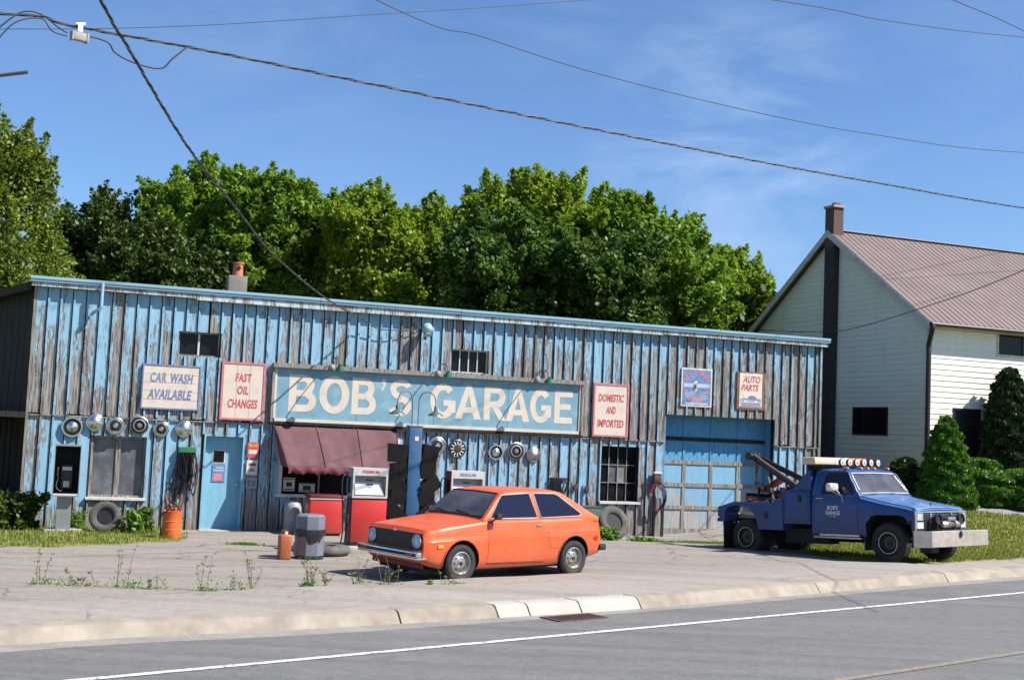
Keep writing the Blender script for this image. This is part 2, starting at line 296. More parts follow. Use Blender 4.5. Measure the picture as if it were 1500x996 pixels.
# ---------------------------------------------------------------- mesh helpers
class MB:
    def __init__(s): s.v = []; s.f = []; s.m = []
    def add(s, vs, fs, mi=0, T=None):
        o = len(s.v)
        s.v += [tuple(T @ Vector(p)) if T else tuple(p) for p in vs]
        s.f += [tuple(i+o for i in f) for f in fs]; s.m += [mi]*len(fs); return s
    def box(s, x0, x1, y0, y1, z0, z1, mi=0, T=None, bev=0):
        if bev > 0:
            b = min(bev, (x1-x0)*.3, (y1-y0)*.3, (z1-z0)*.3); vs = []; 
            bmm = bmesh.new(); bmesh.ops.create_cube(bmm, size=1)
            for v in bmm.verts: v.co = Vector(((x0+x1)/2+v.co.x*(x1-x0), (y0+y1)/2+v.co.y*(y1-y0), (z0+z1)/2+v.co.z*(z1-z0)))
            bmesh.ops.bevel(bmm, geom=list(bmm.edges), offset=b, segments=2, affect='EDGES', profile=.5)
            bmm.verts.index_update(); r = s.add([v.co[:] for v in bmm.verts], [[v.index for v in f.verts] for f in bmm.faces], mi, T); bmm.free(); return r
        vs = [(x0, y0, z0), (x1, y0, z0), (x1, y1, z0), (x0, y1, z0), (x0, y0, z1), (x1, y0, z1), (x1, y1, z1), (x0, y1, z1)]
        return s.add(vs, [(0, 3, 2, 1), (4, 5, 6, 7), (0, 1, 5, 4), (1, 2, 6, 5), (2, 3, 7, 6), (3, 0, 4, 7)], mi, T)
    def prism(s, pts, y0, y1, mi=0, T=None):      # pts (x,z) polygon, ccw seen from -y
        n = len(pts); vs = [(p[0], y0, p[1]) for p in pts]+[(p[0], y1, p[1]) for p in pts]
        fs = [tuple(range(n)), tuple(range(2*n-1, n-1, -1))]+[(i, i+n, (i+1) % n+n, (i+1) % n) for i in range(n)]
        return s.add(vs, fs, mi, T)
    def tube(s, pts, r, n=8, mi=0, closed=False, cap=True):
        P = [Vector(p) for p in pts]; R = r if isinstance(r, (list, tuple)) else [r]*len(P); k = len(P); vs = []; 
        ref = None
        for i, p in enumerate(P):
            a = P[(i-1) % k] if (i > 0 or closed) else p; b = P[(i+1) % k] if (i < k-1 or closed) else p
            d = (b-a).normalized()
            if ref is None:
                ref = d.orthogonal().normalized()
            ref = (ref-d*ref.dot(d)); ref = ref.normalized() if ref.length > 1e-6 else d.orthogonal().normalized()
            q = d.cross(ref)
            for j in range(n):
                t = 2*PI*j/n; vs.append(tuple(p+(ref*math.cos(t)+q*math.sin(t))*R[i]))
        fs = []
        for i in range(k if closed else k-1):
            a = i*n; b = ((i+1) % k)*n
            for j in range(n): fs.append((a+j, a+(j+1) % n, b+(j+1) % n, b+j))
        if not closed and cap: fs += [tuple(range(n-1, -1, -1)), tuple(range((k-1)*n, k*n))]
        return s.add(vs, fs, mi)
    def lathe(s, prof, n=24, mi=0, T=None, axis='z'):   # prof (r,h); mi may be list per segment
        vs = []
        for r, h in prof:
            for j in range(n):
                t = 2*PI*j/n; a, b = r*math.cos(t), r*math.sin(t)
                vs.append((a, b, h) if axis == 'z' else ((a, -h, b) if axis == 'y' else (h, a, b)))
        for i in range(len(prof)-1):
            fs = [(i*n+j, i*n+(j+1) % n, (i+1)*n+(j+1) % n, (i+1)*n+j) for j in range(n)]
            o = len(s.v)
            if i == 0: s.v += [tuple(T @ Vector(p)) if T else p for p in vs]; base = o
            s.f += [tuple(x+base for x in f) for f in fs]; s.m += [mi[i] if isinstance(mi, list) else mi]*len(fs)
        return s
    def build(s, name, mats, parent=None, smooth=None, loc=None, rot=None):
        me = bpy.data.meshes.new(name); me.from_pydata(s.v, [], s.f)
        for m in (mats if isinstance(mats, (list, tuple)) else [mats]): me.materials.append(m)
        me.polygons.foreach_set('material_index', s.m)
        if smooth is not None:
            me.polygons.foreach_set('use_smooth', [True]*len(s.f)); me.update(); me.set_sharp_from_angle(angle=rad(smooth))
        me.update(); return link(name, me, parent, loc, rot)
def link(name, me, parent=None, loc=None, rot=None):
    o = bpy.data.objects.new(name, me); COL.objects.link(o); o.parent = parent
    if loc is not None: o.location = loc
    if rot is not None: o.rotation_euler = rot
    return o
def fixnormals(me):
    b = bmesh.new(); b.from_mesh(me); bmesh.ops.recalc_face_normals(b, faces=b.faces); b.to_mesh(me); b.free()
def tag(o, label=None, cat=None, group=None, kind=None):
    if label: o['label'] = label
    if cat: o['category'] = cat
    if group: o['group'] = group
    if kind: o['kind'] = kind
    return o
TH = rad(20); UX = Vector((math.cos(TH), math.sin(TH), 0)); NX = Vector((math.sin(TH), -math.cos(TH), 0)); P0 = Vector((-9.984, 26.140, 0))
def FW(u, w, z=0): return P0+UX*u+NX*w+Vector((0, 0, z))
def thing(name, label, cat, loc, rz=0, group=None):
    o = bpy.data.objects.new(name, None); COL.objects.link(o); o.location = loc; o.rotation_euler = (0, 0, rz); o.empty_display_size = .2
    return tag(o, label, cat, group)
def fthing(name, label, cat, u, w, z, group=None, rz=0): return thing(name, label, cat, FW(u, w, z), TH+rz, group)   # local x along facade, -y outward
def copy_tree(o, parent=None):
    c = o.copy(); COL.objects.link(c)
    if parent is not None: c.parent = parent
    for ch in list(o.children): copy_tree(ch, c)
    return c
def T3(x=0, y=0, z=0, rx=0, ry=0, rz=0, s=(1, 1, 1)):
    from mathutils import Euler
    return Matrix.Translation((x, y, z)) @ Euler((rx, ry, rz)).to_matrix().to_4x4() @ Matrix.Diagonal((*s, 1))

# text -> flat mesh (x right, z up, faces -y)
def text_verts(txt, width, height, bold=0, shear=0, space=1.0):
    cu = bpy.data.curves.new('t', 'FONT'); cu.body = txt; cu.offset = bold; cu.shear = shear; cu.space_character = space; cu.resolution_u = 3; cu.size = 1
    o = bpy.data.objects.new('t', cu); COL.objects.link(o); dg = bpy.context.evaluated_depsgraph_get(); dg.update()
    me = bpy.data.meshes.new_from_object(o.evaluated_get(dg)); bpy.data.objects.remove(o); bpy.data.curves.remove(cu)
    v = [(p.co.x, p.co.y) for p in me.vertices]; f = [tuple(q.vertices) for q in me.polygons]; bpy.data.meshes.remove(me)
    x0 = min(a for a, b in v); x1 = max(a for a, b in v); y0 = min(b for a, b in v); y1 = max(b for a, b in v)
    return [((a-x0)/(x1-x0)*width, (b-y0)/(y1-y0)*height) for a, b in v], f
def add_text(mb, txt, x, z, width, height, y, mi=0, bold=0, shear=0, space=1.0, fn=None):
    v, f = text_verts(txt, width, height, bold, shear, space)
    pts = [(x+a, y, z+b) if fn is None else fn(a, b) for a, b in v]
    fs = []
    for q in f:   # face -y
        a, b, c = (Vector(pts[i]) for i in q[:3]); fs.append(q if (b-a).cross(c-a).y < 0 else tuple(reversed(q)))
    mb.add(pts, fs, mi)

# ---------------------------------------------------------------- terrain
RO = Vector((-3.56, 11.07)); RD = Vector((.779, .627)); RN = Vector((-.627, .779))
def st2xy(s, t): return (RO.x+RD.x*s+RN.x*t, RO.y+RD.y*s+RN.y*t)
def sstep(x): x = np.clip(x, 0, 1); return x*x*(3-2*x)
def KD(s): return float(np.interp(s, [0, 1, 2.6, 4.3, 7.6, 10, 15, 20], [.45, .40, .15, 0, -.24, -.2, -.02, 0]))
def TB(s): return 3.72-1.22*sstep((np.asarray(s, float)-14.6)/3.2)
ZR, ZK, ZS = .10, .25, .28
def G(x, y):
    x = np.asarray(x, float); y = np.asarray(y, float)
    s = (x-RO.x)*RD.x+(y-RO.y)*RD.y; t = (x-RO.x)*RN.x+(y-RO.y)*RN.y
    w = np.maximum((x-P0.x)*NX.x+(y-P0.y)*NX.y, 0); tt = np.maximum(t-TB(s), 0)
    z = .21*w/(w+tt+1e-6)
    z = np.where((tt <= 0), .21, z)
    z = z+.95*sstep((s-18.5)/7)*sstep((t-2.8)/5.0)
    z = z+.10*sstep((t-3)/3)*sstep((s-17)/3)*0
    return z
def Gz(x, y): return float(G(x, y))
def gridobj(name, X, Y, Z, mask, mat, label=None, kind='structure', extra=None):
    ny, nx = X.shape; idx = np.arange(nx*ny).reshape(ny, nx)
    q = np.stack([idx[:-1, :-1], idx[:-1, 1:], idx[1:, 1:], idx[1:, :-1]], -1)[mask]
    used = np.unique(q); rm = -np.ones(nx*ny, int); rm[used] = np.arange(len(used)); q = rm[q]
    V = np.stack([X.ravel(), Y.ravel(), Z.ravel()], -1)[used]
    me = bpy.data.meshes.new(name); me.vertices.add(len(V)); me.vertices.foreach_set('co', V.astype(np.float32).ravel())
    me.loops.add(len(q)*4); me.loops.foreach_set('vertex_index', q.astype(np.int32).ravel()); me.polygons.add(len(q))
    me.polygons.foreach_set('loop_start', np.arange(0, len(q)*4, 4, dtype=np.int32)); me.polygons.foreach_set('loop_total', np.full(len(q), 4, np.int32))
    me.polygons.foreach_set('use_smooth', np.ones(len(q), bool)); me.materials.append(mat); me.update(); me.validate()
    o = link(name, me); tag(o, kind=kind, label=label); return o
def lownoise(X, Y, k, seed):
    r = np.random.default_rng(seed); a = 0
    for i in range(5):
        th = r.uniform(0, 6.28); f = k*(1+i*.8); a = a+np.sin((X*np.cos(th)+Y*np.sin(th))*f+r.uniform(0, 6))/(1+i*.6)
    return a/2.5
# outer ground to the horizon
ax = np.concatenate([np.array([-3000, -1500, -700, -300, -150, -90]), np.arange(-60, 61, 3.), np.array([80, 120, 200, 400, 900, 1800, 3000])])
ay = np.concatenate([np.array([-1500, -600, -200, -80, -40]), np.arange(-20, 90, 3.), np.array([100, 130, 200, 400, 900, 2000, 4000])])
X, Y = np.meshgrid(ax, ay); S_ = (X-RO.x)*RD.x+(Y-RO.y)*RD.y; T_ = (X-RO.x)*RN.x+(Y-RO.y)*RN.y
Z = np.where(T_ > 6, G(X, Y)-.12, -.12); Z = np.where(T_ < -9, .12, Z)
gridobj('ground', X, Y, Z, np.ones((len(ay)-1, len(ax)-1), bool), M['turf'])
# fine site grid, split into lot, lawn and driveway
sv = np.arange(-16, 40, .125); tv = np.arange(0, 24, .125); SS, KK = np.meshgrid(sv, tv); TT = TB(SS)+KK
X = RO.x+RD.x*SS+RN.x*TT; Y = RO.y+RD.y*SS+RN.y*TT; Z = G(X, Y)+lownoise(X, Y, 1.1, 3)*.012*np.clip(KK, 0, 1)
cx_ = (X[:-1, :-1]+X[1:, 1:])/2; cy_ = (Y[:-1, :-1]+Y[1:, 1:])/2; ck = KK[:-1, :-1]; cs = SS[:-1, :-1]
wv = (cx_-P0.x)*NX.x+(cy_-P0.y)*NX.y; uv = (cx_-P0.x)*UX.x+(cy_-P0.y)*UX.y
jit = lownoise(cx_, cy_, 2.3, 5)*.35+lownoise(cx_, cy_, 7, 6)*.14
lawn = ((wv < 4.7-1.0*sstep((uv-.5)/2.4)*1.2+jit*.6) & (uv < 2.95+jit*.5)) | (uv < -2.5) & (wv < 4.9+jit)
bank = (cx_ > 6.75+jit*.8+.35*np.clip(28-cy_, 0, 4)*0) & (ck > .55+jit*.5)
bank &= ~((uv < 18.2) & (wv < 1.0+jit*.5) & (wv > 0))
yy = cy_-.36*(cx_-12.5); drive = (yy > 32.6+jit*.3) & (yy < 35.6) & (cx_ > 11.0)
grassm = (lawn | bank) & ~drive
gridobj('lot', X, Y, Z, ~(lawn | bank), M['lot']); gridobj('lawn', X, Y, Z, grassm, M['turf']); gridobj('driveway', X, Y, Z, bank & drive, M['gravel'])
lawn_c = (cx_[grassm], cy_[grassm])
# road, lines, kerb, walk in strips along s
def strip(name, s0, s1, prof, mat, ds=.5, tfun=None):   # prof: list (t,z)
    n = max(1, int(round((s1-s0)/ds))); mb = MB(); vs = []; fs = []
    for i in range(n+1):
        s = s0+(s1-s0)*i/n
        for t, z in prof:
            tq = t if tfun is None else tfun(s, t); x, y = st2xy(s, tq); vs.append((x, y, z))
    k = len(prof)
    for i in range(n):
        for j in range(k-1): a = i*k+j; fs.append((a, a+k, a+k+1, a+1))
    mb.add(vs, fs); o = mb.build(name, mat, smooth=40); tag(o, kind='structure'); return o
strip('road', -400, 400, [(-8.6, .08), (-3.3, ZR+.03), (0, ZR+.01), (2.02, ZR)], M['road'], 4)
strip('gutter_pan', -120, 200, [(1.15, ZR+.004), (1.50, ZR+.006)], M['gutterpan'], .5, lambda s, t: t+KD(s))
strip('edge_line', -200, 300, [(-.05, ZR+.018), (.05, ZR+.018)], M['whiteline'], 2)
strip('centre_line', -200, 300, [(-3.36, ZR+.037), (-3.25, ZR+.037)], M['yellowline'], 2)
strip('sidewalk', -60, 60, [(1.86, ZK-.004), (2.6, ZK+.012), (3.66, ZS), (3.70, ZS-.012), (3.75, .16)], M['walk'], .25,
      lambda s, t: t+KD(s)*(1 if t < 2 else .4) if t < 2.65 else 2.5+(t-2.5)*(float(TB(s))-2.5+.02)/(3.74-2.5)+(.035*math.sin(s*2.1)+.02*math.sin(s*5.3+1) if t > 3 else 0))
# kerb stones: long stained pours, three short pale ones by the drain
kp = [(1.47, ZR-.03), (1.50, ZR+.01), (1.56, ZK-.05), (1.59, ZK-.015), (1.64, ZK+.003), (1.88, ZK+.004), (1.88, ZR-.03)]
cuts = [(-60, 'kerb'), (-20, 'kerb'), (-9, 'kerb'), (-5.6, 'kerb'), (-2.0, 'kerb')]
def kerbstone(s0, s1, pale):
    mb = MB(); k = len(kp); n = max(1, int((s1-s0)/.5)); vs = []; s0 += .012; s1 -= .012
    for i in range(n+1):
        s = s0+(s1-s0)*i/n
        low = 0
        for t, z in kp:
            x, y = st2xy(s, t+KD(s)+random.uniform(-.004, .004)); zz = z if z < ZR+.02 else z-(z-ZR-.02)*low*.6
            vs.append((x, y, zz+(random.uniform(-.004, .004) if z > ZR+.02 else 0)))
    fs = []
    for i in range(n):
        for j in range(k): a = i*k+j; b = i*k+(j+1) % k; fs.append((a, a+k, b+k, b))
    fs += [tuple(range(k)), tuple(range((n+1)*k-1, n*k-1, -1))]
    mb.add(vs, fs); o = mb.build('kerb_stone', M['newkerb' if pale else 'kerb'], smooth=50, parent=kerb); fixnormals(o.data)
kerb = bpy.data.objects.new('kerb', None); COL.objects.link(kerb); tag(kerb, kind='structure')
kc = [-60, -40, -24, -15, -9, -4.4, -.6, 4.27, 5.68, 6.17, 7.01, 8.08, 12.2, 16.06, 20, 25, 32, 44, 60]
for a, b in zip(kc, kc[1:]): kerbstone(a, b, 5.6 < a < 8)
# storm drain
x, y = st2xy(6.6, 1.0); dr = thing('storm_drain', 'small rusty slotted storm drain grate sunk in the gutter beside the pale kerb stones', 'drain grate', (x, y, ZR+.016), math.atan2(RD.y, RD.x))
mb = MB(); mb.box(-.42, .42, -.19, -.16, -.02, .004); mb.box(-.42, .42, .16, .19, -.02, .004); mb.box(-.42, -.38, -.16, .16, -.02, .004); mb.box(.38, .42, -.16, .16, -.02, .004); mb.build('frame', M['rustchain'], dr)
MB().box(-.38, .38, -.16, .16, -.02, -.012).build('pit', M['void'], dr)
bm_ = MB().box(-.014, .014, -.16, .16, -.012, .002).build('bar', M['rustchain'], dr)
for i in range(1, 12):
    o = bm_.copy(); COL.objects.link(o); o.parent = dr; o.location = (-.35+i*.0636, 0, 0)
bm_.location = (-.35, 0, 0)

# ================================================================= GARAGE
gar = thing('garage_building', 'long low blue board-and-batten garage with peeling paint and flat roof', 'garage', tuple(P0), TH)
unit = bpy.data.meshes.new('plank_mesh'); _m = MB().box(-.5, .5, -.5, .5, -.5, .5); unit.from_pydata(_m.v, [], _m.f)
def unitmesh(mat):
    me = unit.copy(); me.name = 'plank_mesh'; me.materials.append(mat); return me
UM = {}
def plank(name, u0, u1, y0, y1, z0, z1, mat, parent, rot=0, ry=0):
    if mat not in UM: UM[mat] = unitmesh(M[mat])
    o = link(name, UM[mat], parent, ((u0+u1)/2, (y0+y1)/2, (z0+z1)/2)); o.scale = (u1-u0, y1-y0, z1-z0)
    if rot or ry: o.rotation_euler = (0, ry, rot)
    return o
def subtract(rects, hole):
    out = []; a0, a1, b0, b1 = hole
    for (x0, x1, z0, z1) in rects:
        if a1 <= x0 or a0 >= x1 or b1 <= z0 or b0 >= z1: out.append((x0, x1, z0, z1)); continue
        if z0 < b0: out.append((x0, x1, z0, b0))
        if z1 > b1: out.append((x0, x1, b1, z1))
        m0, m1 = max(z0, b0), min(z1, b1)
        if x0 < a0: out.append((x0, a0, m0, m1))
        if x1 > a1: out.append((a1, x1, m0, m1))
    return out
GL = 19.38; ZT = 5.08; ZM = 2.40
H_up = [(2.79, 3.69, 3.80, 4.34), (9.09, 10.03, 3.80, 4.35), (14.86, 18.04, -1, 3.06)]
H_lo = [(1.12, 2.26, .66, 1.98), (3.48, 4.36, -1, 2.10), (5.16, 7.95, .83, 2.20), (13.12, 14.14, .83, 2.20), (14.86, 18.04, -1, 3.06)]
# backing wall (one part) with real openings
mb = MB(); rects = [(-.18, GL, -.2, 5.12)]
for h in H_up+H_lo: rects = subtract(rects, h)
for (a, b, c, d) in rects:
    if b-a > .004 and d-c > .004: mb.box(a, b, .0, .16, c, d)
mb.build('front_wall', M['darkwood'], gar)
cols = []; u = -.18
while u < GL-.05:
    p = random.uniform(.245, .275); cols.append((u, min(u+p, GL))); u += p
def boards(z0, z1, holes, mat, bmat, y, upper):
    for i, (a, b) in enumerate(cols):
        zb = z0+(random.uniform(-.035, .02) if upper else 0); R = [(a+.004, b-.041, zb, z1)]  # board stops short; dark backing strip stands in for batten shadow
        for h in holes: R = subtract(R, h)
        for (x0, x1, c, d) in R:
            if x1-x0 > .05 and d-c > .03:
                yy = y+random.uniform(-.004, .004); plank('board', x0, x1, yy-.011, yy+.011, c, d, mat, gar)
        R = [(b-.019, b+.021, zb+random.uniform(-.03, .03), z1-.002)]
        for h in holes: R = subtract(R, (h[0]-.03, h[1]+.03, h[2], h[3]))
        for (x0, x1, c, d) in R:
            if d-c > .05 and x1-x0 > .03 and not (random.random() < .03 and d-c < 1): plank('batten', x0, x1, y-.05, y-.0115, c, d, bmat, gar)
boards(ZM, ZT, H_up, 'upper', 'batten', -.045, True)
boards(-.12, ZM-.03, H_lo, 'lower', 'lower', -.016, False)
# ledge under the upper boards
for a, b in ((-.18, 3.4), (3.41, 6.9), (6.91, 10.4), (10.41, 14.83), (18.07, 19.38)):
    plank('ledge_trim', a, b, -.075, -.002, ZM-.045, ZM-.018, 'graywood', gar)
plank('corner_board', -.235, -.183, -.07, .16, -.1, 5.1, 'graywood', gar); plank('corner_board', GL+.003, GL+.06, -.07, .16, -.1, 5.08, 'graywood', gar)
# roof edge: weathered fascia lengths and blue flashing lengths
fz = 5.05
for i, (a, b) in enumerate(((-.3, 3.1), (3.11, 5.85), (5.86, 8.02), (8.03, 11.4), (11.41, 14.6), (14.61, 19.5))):
    o = plank('fascia_board', a, b, -.215, -.19, fz+random.uniform(-.03, .03), 5.165, 'fascia', gar, ry=random.uniform(-.004, .004))
for i, (a, b) in enumerate(((-.32, 5.85), (5.86, 9.22), (9.23, 12.6), (12.61, 16.2), (16.21, 19.55))):
    z = 5.175-.003*i; plank('roof_flashing', a, b, -.25, .1, z+.003, z+.10, 'flash', gar, ry=random.uniform(-.0015, .0015)); plank('flashing_lip', a, b, -.272, -.251, z+.06, z+.118, 'flash', gar)
# side, back and roof (left wall splays outwards)
LW = Vector((-2.9, 5.2)); RW = Vector((19.38, 8.0)); mb = MB()
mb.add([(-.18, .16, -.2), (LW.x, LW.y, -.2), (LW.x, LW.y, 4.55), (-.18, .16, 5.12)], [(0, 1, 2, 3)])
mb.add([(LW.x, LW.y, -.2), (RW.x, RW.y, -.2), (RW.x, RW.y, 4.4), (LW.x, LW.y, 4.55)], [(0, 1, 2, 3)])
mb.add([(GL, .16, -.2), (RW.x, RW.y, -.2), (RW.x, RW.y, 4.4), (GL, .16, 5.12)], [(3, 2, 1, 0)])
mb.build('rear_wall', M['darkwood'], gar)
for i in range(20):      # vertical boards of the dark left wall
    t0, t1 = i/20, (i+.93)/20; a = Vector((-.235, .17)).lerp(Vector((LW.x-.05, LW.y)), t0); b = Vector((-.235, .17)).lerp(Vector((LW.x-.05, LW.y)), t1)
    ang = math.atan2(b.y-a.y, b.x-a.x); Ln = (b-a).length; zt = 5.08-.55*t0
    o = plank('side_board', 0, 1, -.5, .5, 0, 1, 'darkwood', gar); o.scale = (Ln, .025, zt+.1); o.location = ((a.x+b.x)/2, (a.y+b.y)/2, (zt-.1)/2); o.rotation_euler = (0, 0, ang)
MB().add([(-.3, -.12, 5.18), (GL+.1, -.12, 5.18), (RW.x+.1, RW.y+.2, 4.5), (LW.x-.35, LW.y+.2, 4.62)], [(0, 1, 2, 3)]).add([(-.3, -.12, 5.12), (GL+.1, -.12, 5.12), (RW.x+.1, RW.y+.2, 4.44), (LW.x-.35, LW.y+.2, 4.56)], [(3, 2, 1, 0)]).build('roof', M['roof'], gar)
mb = MB(); v = [(-.38, -.1, 5.16), (-.30, -.1, 5.16), (LW.x-.3, LW.y, 4.62), (LW.x-.42, LW.y, 4.62)]; mb.add(v+[(a, b, c-.17) for a, b, c in v], [(0, 1, 2, 3), (7, 6, 5, 4), (0, 4, 5, 1), (3, 2, 6, 7), (0, 3, 7, 4)]); mb.build('side_fascia', M['darkwood'], gar)
# roof chimney
ch = MB().box(3.99, 4.43, 1.6, 2.05, 4.9, 5.86, bev=.01).build('chimney', M['sootconc'], gar, smooth=30)
mb = MB().lathe([(.12, 5.86), (.13, 5.86), (.115, 6.14), (.135, 6.16), (.135, 6.20), (.09, 6.20), (.09, 5.9)], 16, T=T3(4.22, 1.82, 0)); mb.lathe([(.001, 0), (.05, 0), (.05, .012), (.001, .012)], 12, 1, T3(4.22, 1.694, 6.06, rx=PI/2)); mb.build('chimney_pot', [M['terracotta'], M['void']], ch, smooth=40)
# downpipe stub at the roof edge
MB().tube([(1.12, -.31, 5.24), (1.12, -.31, 4.72)], .04, 12).tube([(1.12, -.31, 4.74), (1.10, -.31, 4.68), (.98, -.24, 4.60), (.94, -.1, 4.56)], .035, 12).build('rain_pipe', M['flash'], gar, smooth=60)
# roof floodlight
fl = fthing('flood_lamp', 'round grey-blue floodlight high on the wall under the roof edge', 'floodlight', 8.36, .05, 4.75)
MB().box(-.1, .1, -.02, .12, -.22, .02, bev=.01).build('wall_bracket', M['blackmetal'], fl); MB().tube([(0, 0, 0), (0, -.14, .02), (0, -.2, -.02)], .022).build('arm', M['blackmetal'], fl)
MB().lathe([(.01, .14), (.09, .12), (.13, .05), (.135, 0), (.12, -.05), (.07, -.1), (.0, -.11)], 20, T=T3(.03, -.26, .0, rx=rad(-25))).build('lamp_housing', M['flash'], fl, smooth=60)
MB().lathe([(.0, -.02), (.09, -.03), (.095, -.05), (0, -.055)], 20, T=T3(.03, -.30, -.1, rx=rad(-25))).build('lens', M['headlamp'], fl, smooth=60)

def window(u0, u1, z0, z1, cols_, rows, rec=.07, fr='graywood', gl='glass', fw_=.035, barw=.014, sill=False, bars='whitepaint', label=None, panes=None):
    f = MB(); y0, y1 = rec-.05, rec+.04
    f.box(u0, u0+fw_, y0, y1, z0, z1).box(u1-fw_, u1, y0, y1, z0, z1).box(u0+fw_, u1-fw_, y0, y1, z1-fw_, z1).box(u0+fw_, u1-fw_, y0, y1, z0, z0+fw_)
    w = f.build('window', M[fr], gar)
    if label: w['label'] = label
    a0, a1, b0, b1 = u0+fw_, u1-fw_, z0+fw_, z1-fw_
    for i in range(1, cols_): x = a0+(a1-a0)*i/cols_; MB().box(x-barw, x+barw, rec-.01, rec+.02, b0, b1).build('glazing_bar', M[bars], w)
    for j in range(1, rows): z = b0+(b1-b0)*j/rows; MB().box(a0, a1, rec-.013, rec+.017, z-barw, z+barw).build('glazing_bar', M[bars], w)
    for i in range(cols_):
        for j in range(rows):
            xa = a0+(a1-a0)*i/cols_; xb = a0+(a1-a0)*(i+1)/cols_; za = b0+(b1-b0)*j/rows; zb = b0+(b1-b0)*(j+1)/rows
            MB().box(xa+.002, xb-.002, rec+.021, rec+.027, za+.002, zb-.002).build('pane', M[(panes or {}).get((i, j), gl)], w)
    if sill: MB().box(u0-.05, u1+.05, -.11, rec-.05, z0-.05, z0+.004).build('sill', M['whitepaint'], w)
    return w
window(2.79, 3.69, 3.80, 4.34, 2, 1, fr='graywood', barw=.02)
window(9.09, 10.03, 3.80, 4.35, 4, 1, fr='whitepaint', fw_=.025, barw=.013)
window(1.12, 2.26, .66, 1.98, 2, 1, rec=.10, fr='graywood', gl='dustglass', fw_=.05, barw=.05, bars='graywood', sill=True)
window(13.12, 14.14, .83, 2.20, 4, 3, rec=.13, fr='blackmetal', fw_=.02, barw=.009, bars='graywood', sill=True, panes={(1, 1): 'dustglass', (2, 1): 'curtain'})
MB().box(5.16, 5.24, -.03, .1, .83, 2.2).box(7.87, 7.95, -.03, .1, .83, 2.2).box(5.1, 8.0, -.12, .12, .76, .83).build('shop_window_frame', M['whitepaint'], gar)
MB().box(5.24, 7.87, .10, .106, .83, 2.2).build('shop_window_pane', M['glass'], gar)
for x in (6.1, 7.0): MB().box(x-.02, x+.02, .06, .099, .83, 2.2).build('mullion', M['graywood'], gar)
# blue door, recessed
d = MB().box(3.52, 4.33, .165, .205, -.02, 2.05).build('door', M['bluepaint'], gar)
MB().box(3.70, 3.98, .155, .164, 1.46, 1.76).build('door_window_frame', M['whitepaint'], d); MB().box(3.725, 3.955, .148, .154, 1.485, 1.735).build('pane', M['glass'], d)
MB().lathe([(0, 0), (.03, 0), (.03, .05), (0, .05)], 12, T=T3(4.25, .165, 1.0, rx=PI/2)).build('handle', M['dullchrome'], d)
MB().box(3.48, 3.52, -.03, .25, -.1, 2.06).box(4.33, 4.36, -.03, .25, -.1, 2.06).box(3.48, 4.36, -.03, .25, 2.06, 2.10).build('door_frame', M['bluepaint'], gar)
MB().box(3.45, 4.4, -.35, .2, -.1, .015, bev=.02).build('door_step', M['concrete'], gar)
# big sectional door, recessed
DY = .42; mb = MB()
mb.box(14.83, 14.86, -.03, DY+.1, -.1, 3.06).box(18.04, 18.07, -.03, DY+.1, -.1, 3.06).box(14.83, 18.07, -.03, DY+.1, 3.063, 3.10); mb.build('garage_door_surround', M['paneltop'], gar)
gd = MB().box(14.86, 18.04, DY+.05, DY+.09, -.1, 3.06).build('garage_door', M['panel'], gar)
us = [14.865, 15.66, 16.45, 17.25, 18.035]; zs = [.12, .70, 1.28, 1.86, 2.46, 3.055]
for r in range(5):
    top = r >= 3
    for c in range(4):
        plank('door_panel', us[c]+.045, us[c+1]-.045, DY+.02, DY+.049, zs[r]+.05, zs[r+1]-.05, 'paneltop' if top else 'panel', gd)
        if 0 < c: plank('stile', us[c]-.045, us[c]+.045, DY, DY+.049, zs[r]+.05, zs[r+1]-.05, 'paneltop' if top else 'graywood', gd)
for r, z in enumerate(zs[:-1]):
    h = .05; plank('rail', us[0], us[4], DY-.005, DY+.048, z-(h if r else .16), z+h, 'graywood' if r < 3 else ('darkwood' if r == 4 else 'graywood'), gd)
# lean-to at the left end
lt = thing('lean_to', 'low dark lean-to with flat tin roof against the left end of the garage', 'lean-to', tuple(P0), TH)
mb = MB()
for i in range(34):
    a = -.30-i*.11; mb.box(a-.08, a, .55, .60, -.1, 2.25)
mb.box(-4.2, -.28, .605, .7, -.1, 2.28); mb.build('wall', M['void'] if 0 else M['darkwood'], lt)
mb = MB(); mb.box(-4.3, -.24, -.25, 1.6, 2.36, 2.42).box(-4.3, -.24, -.27, -.251, 2.30, 2.40); mb.build('roof', M['darkwood'], lt)

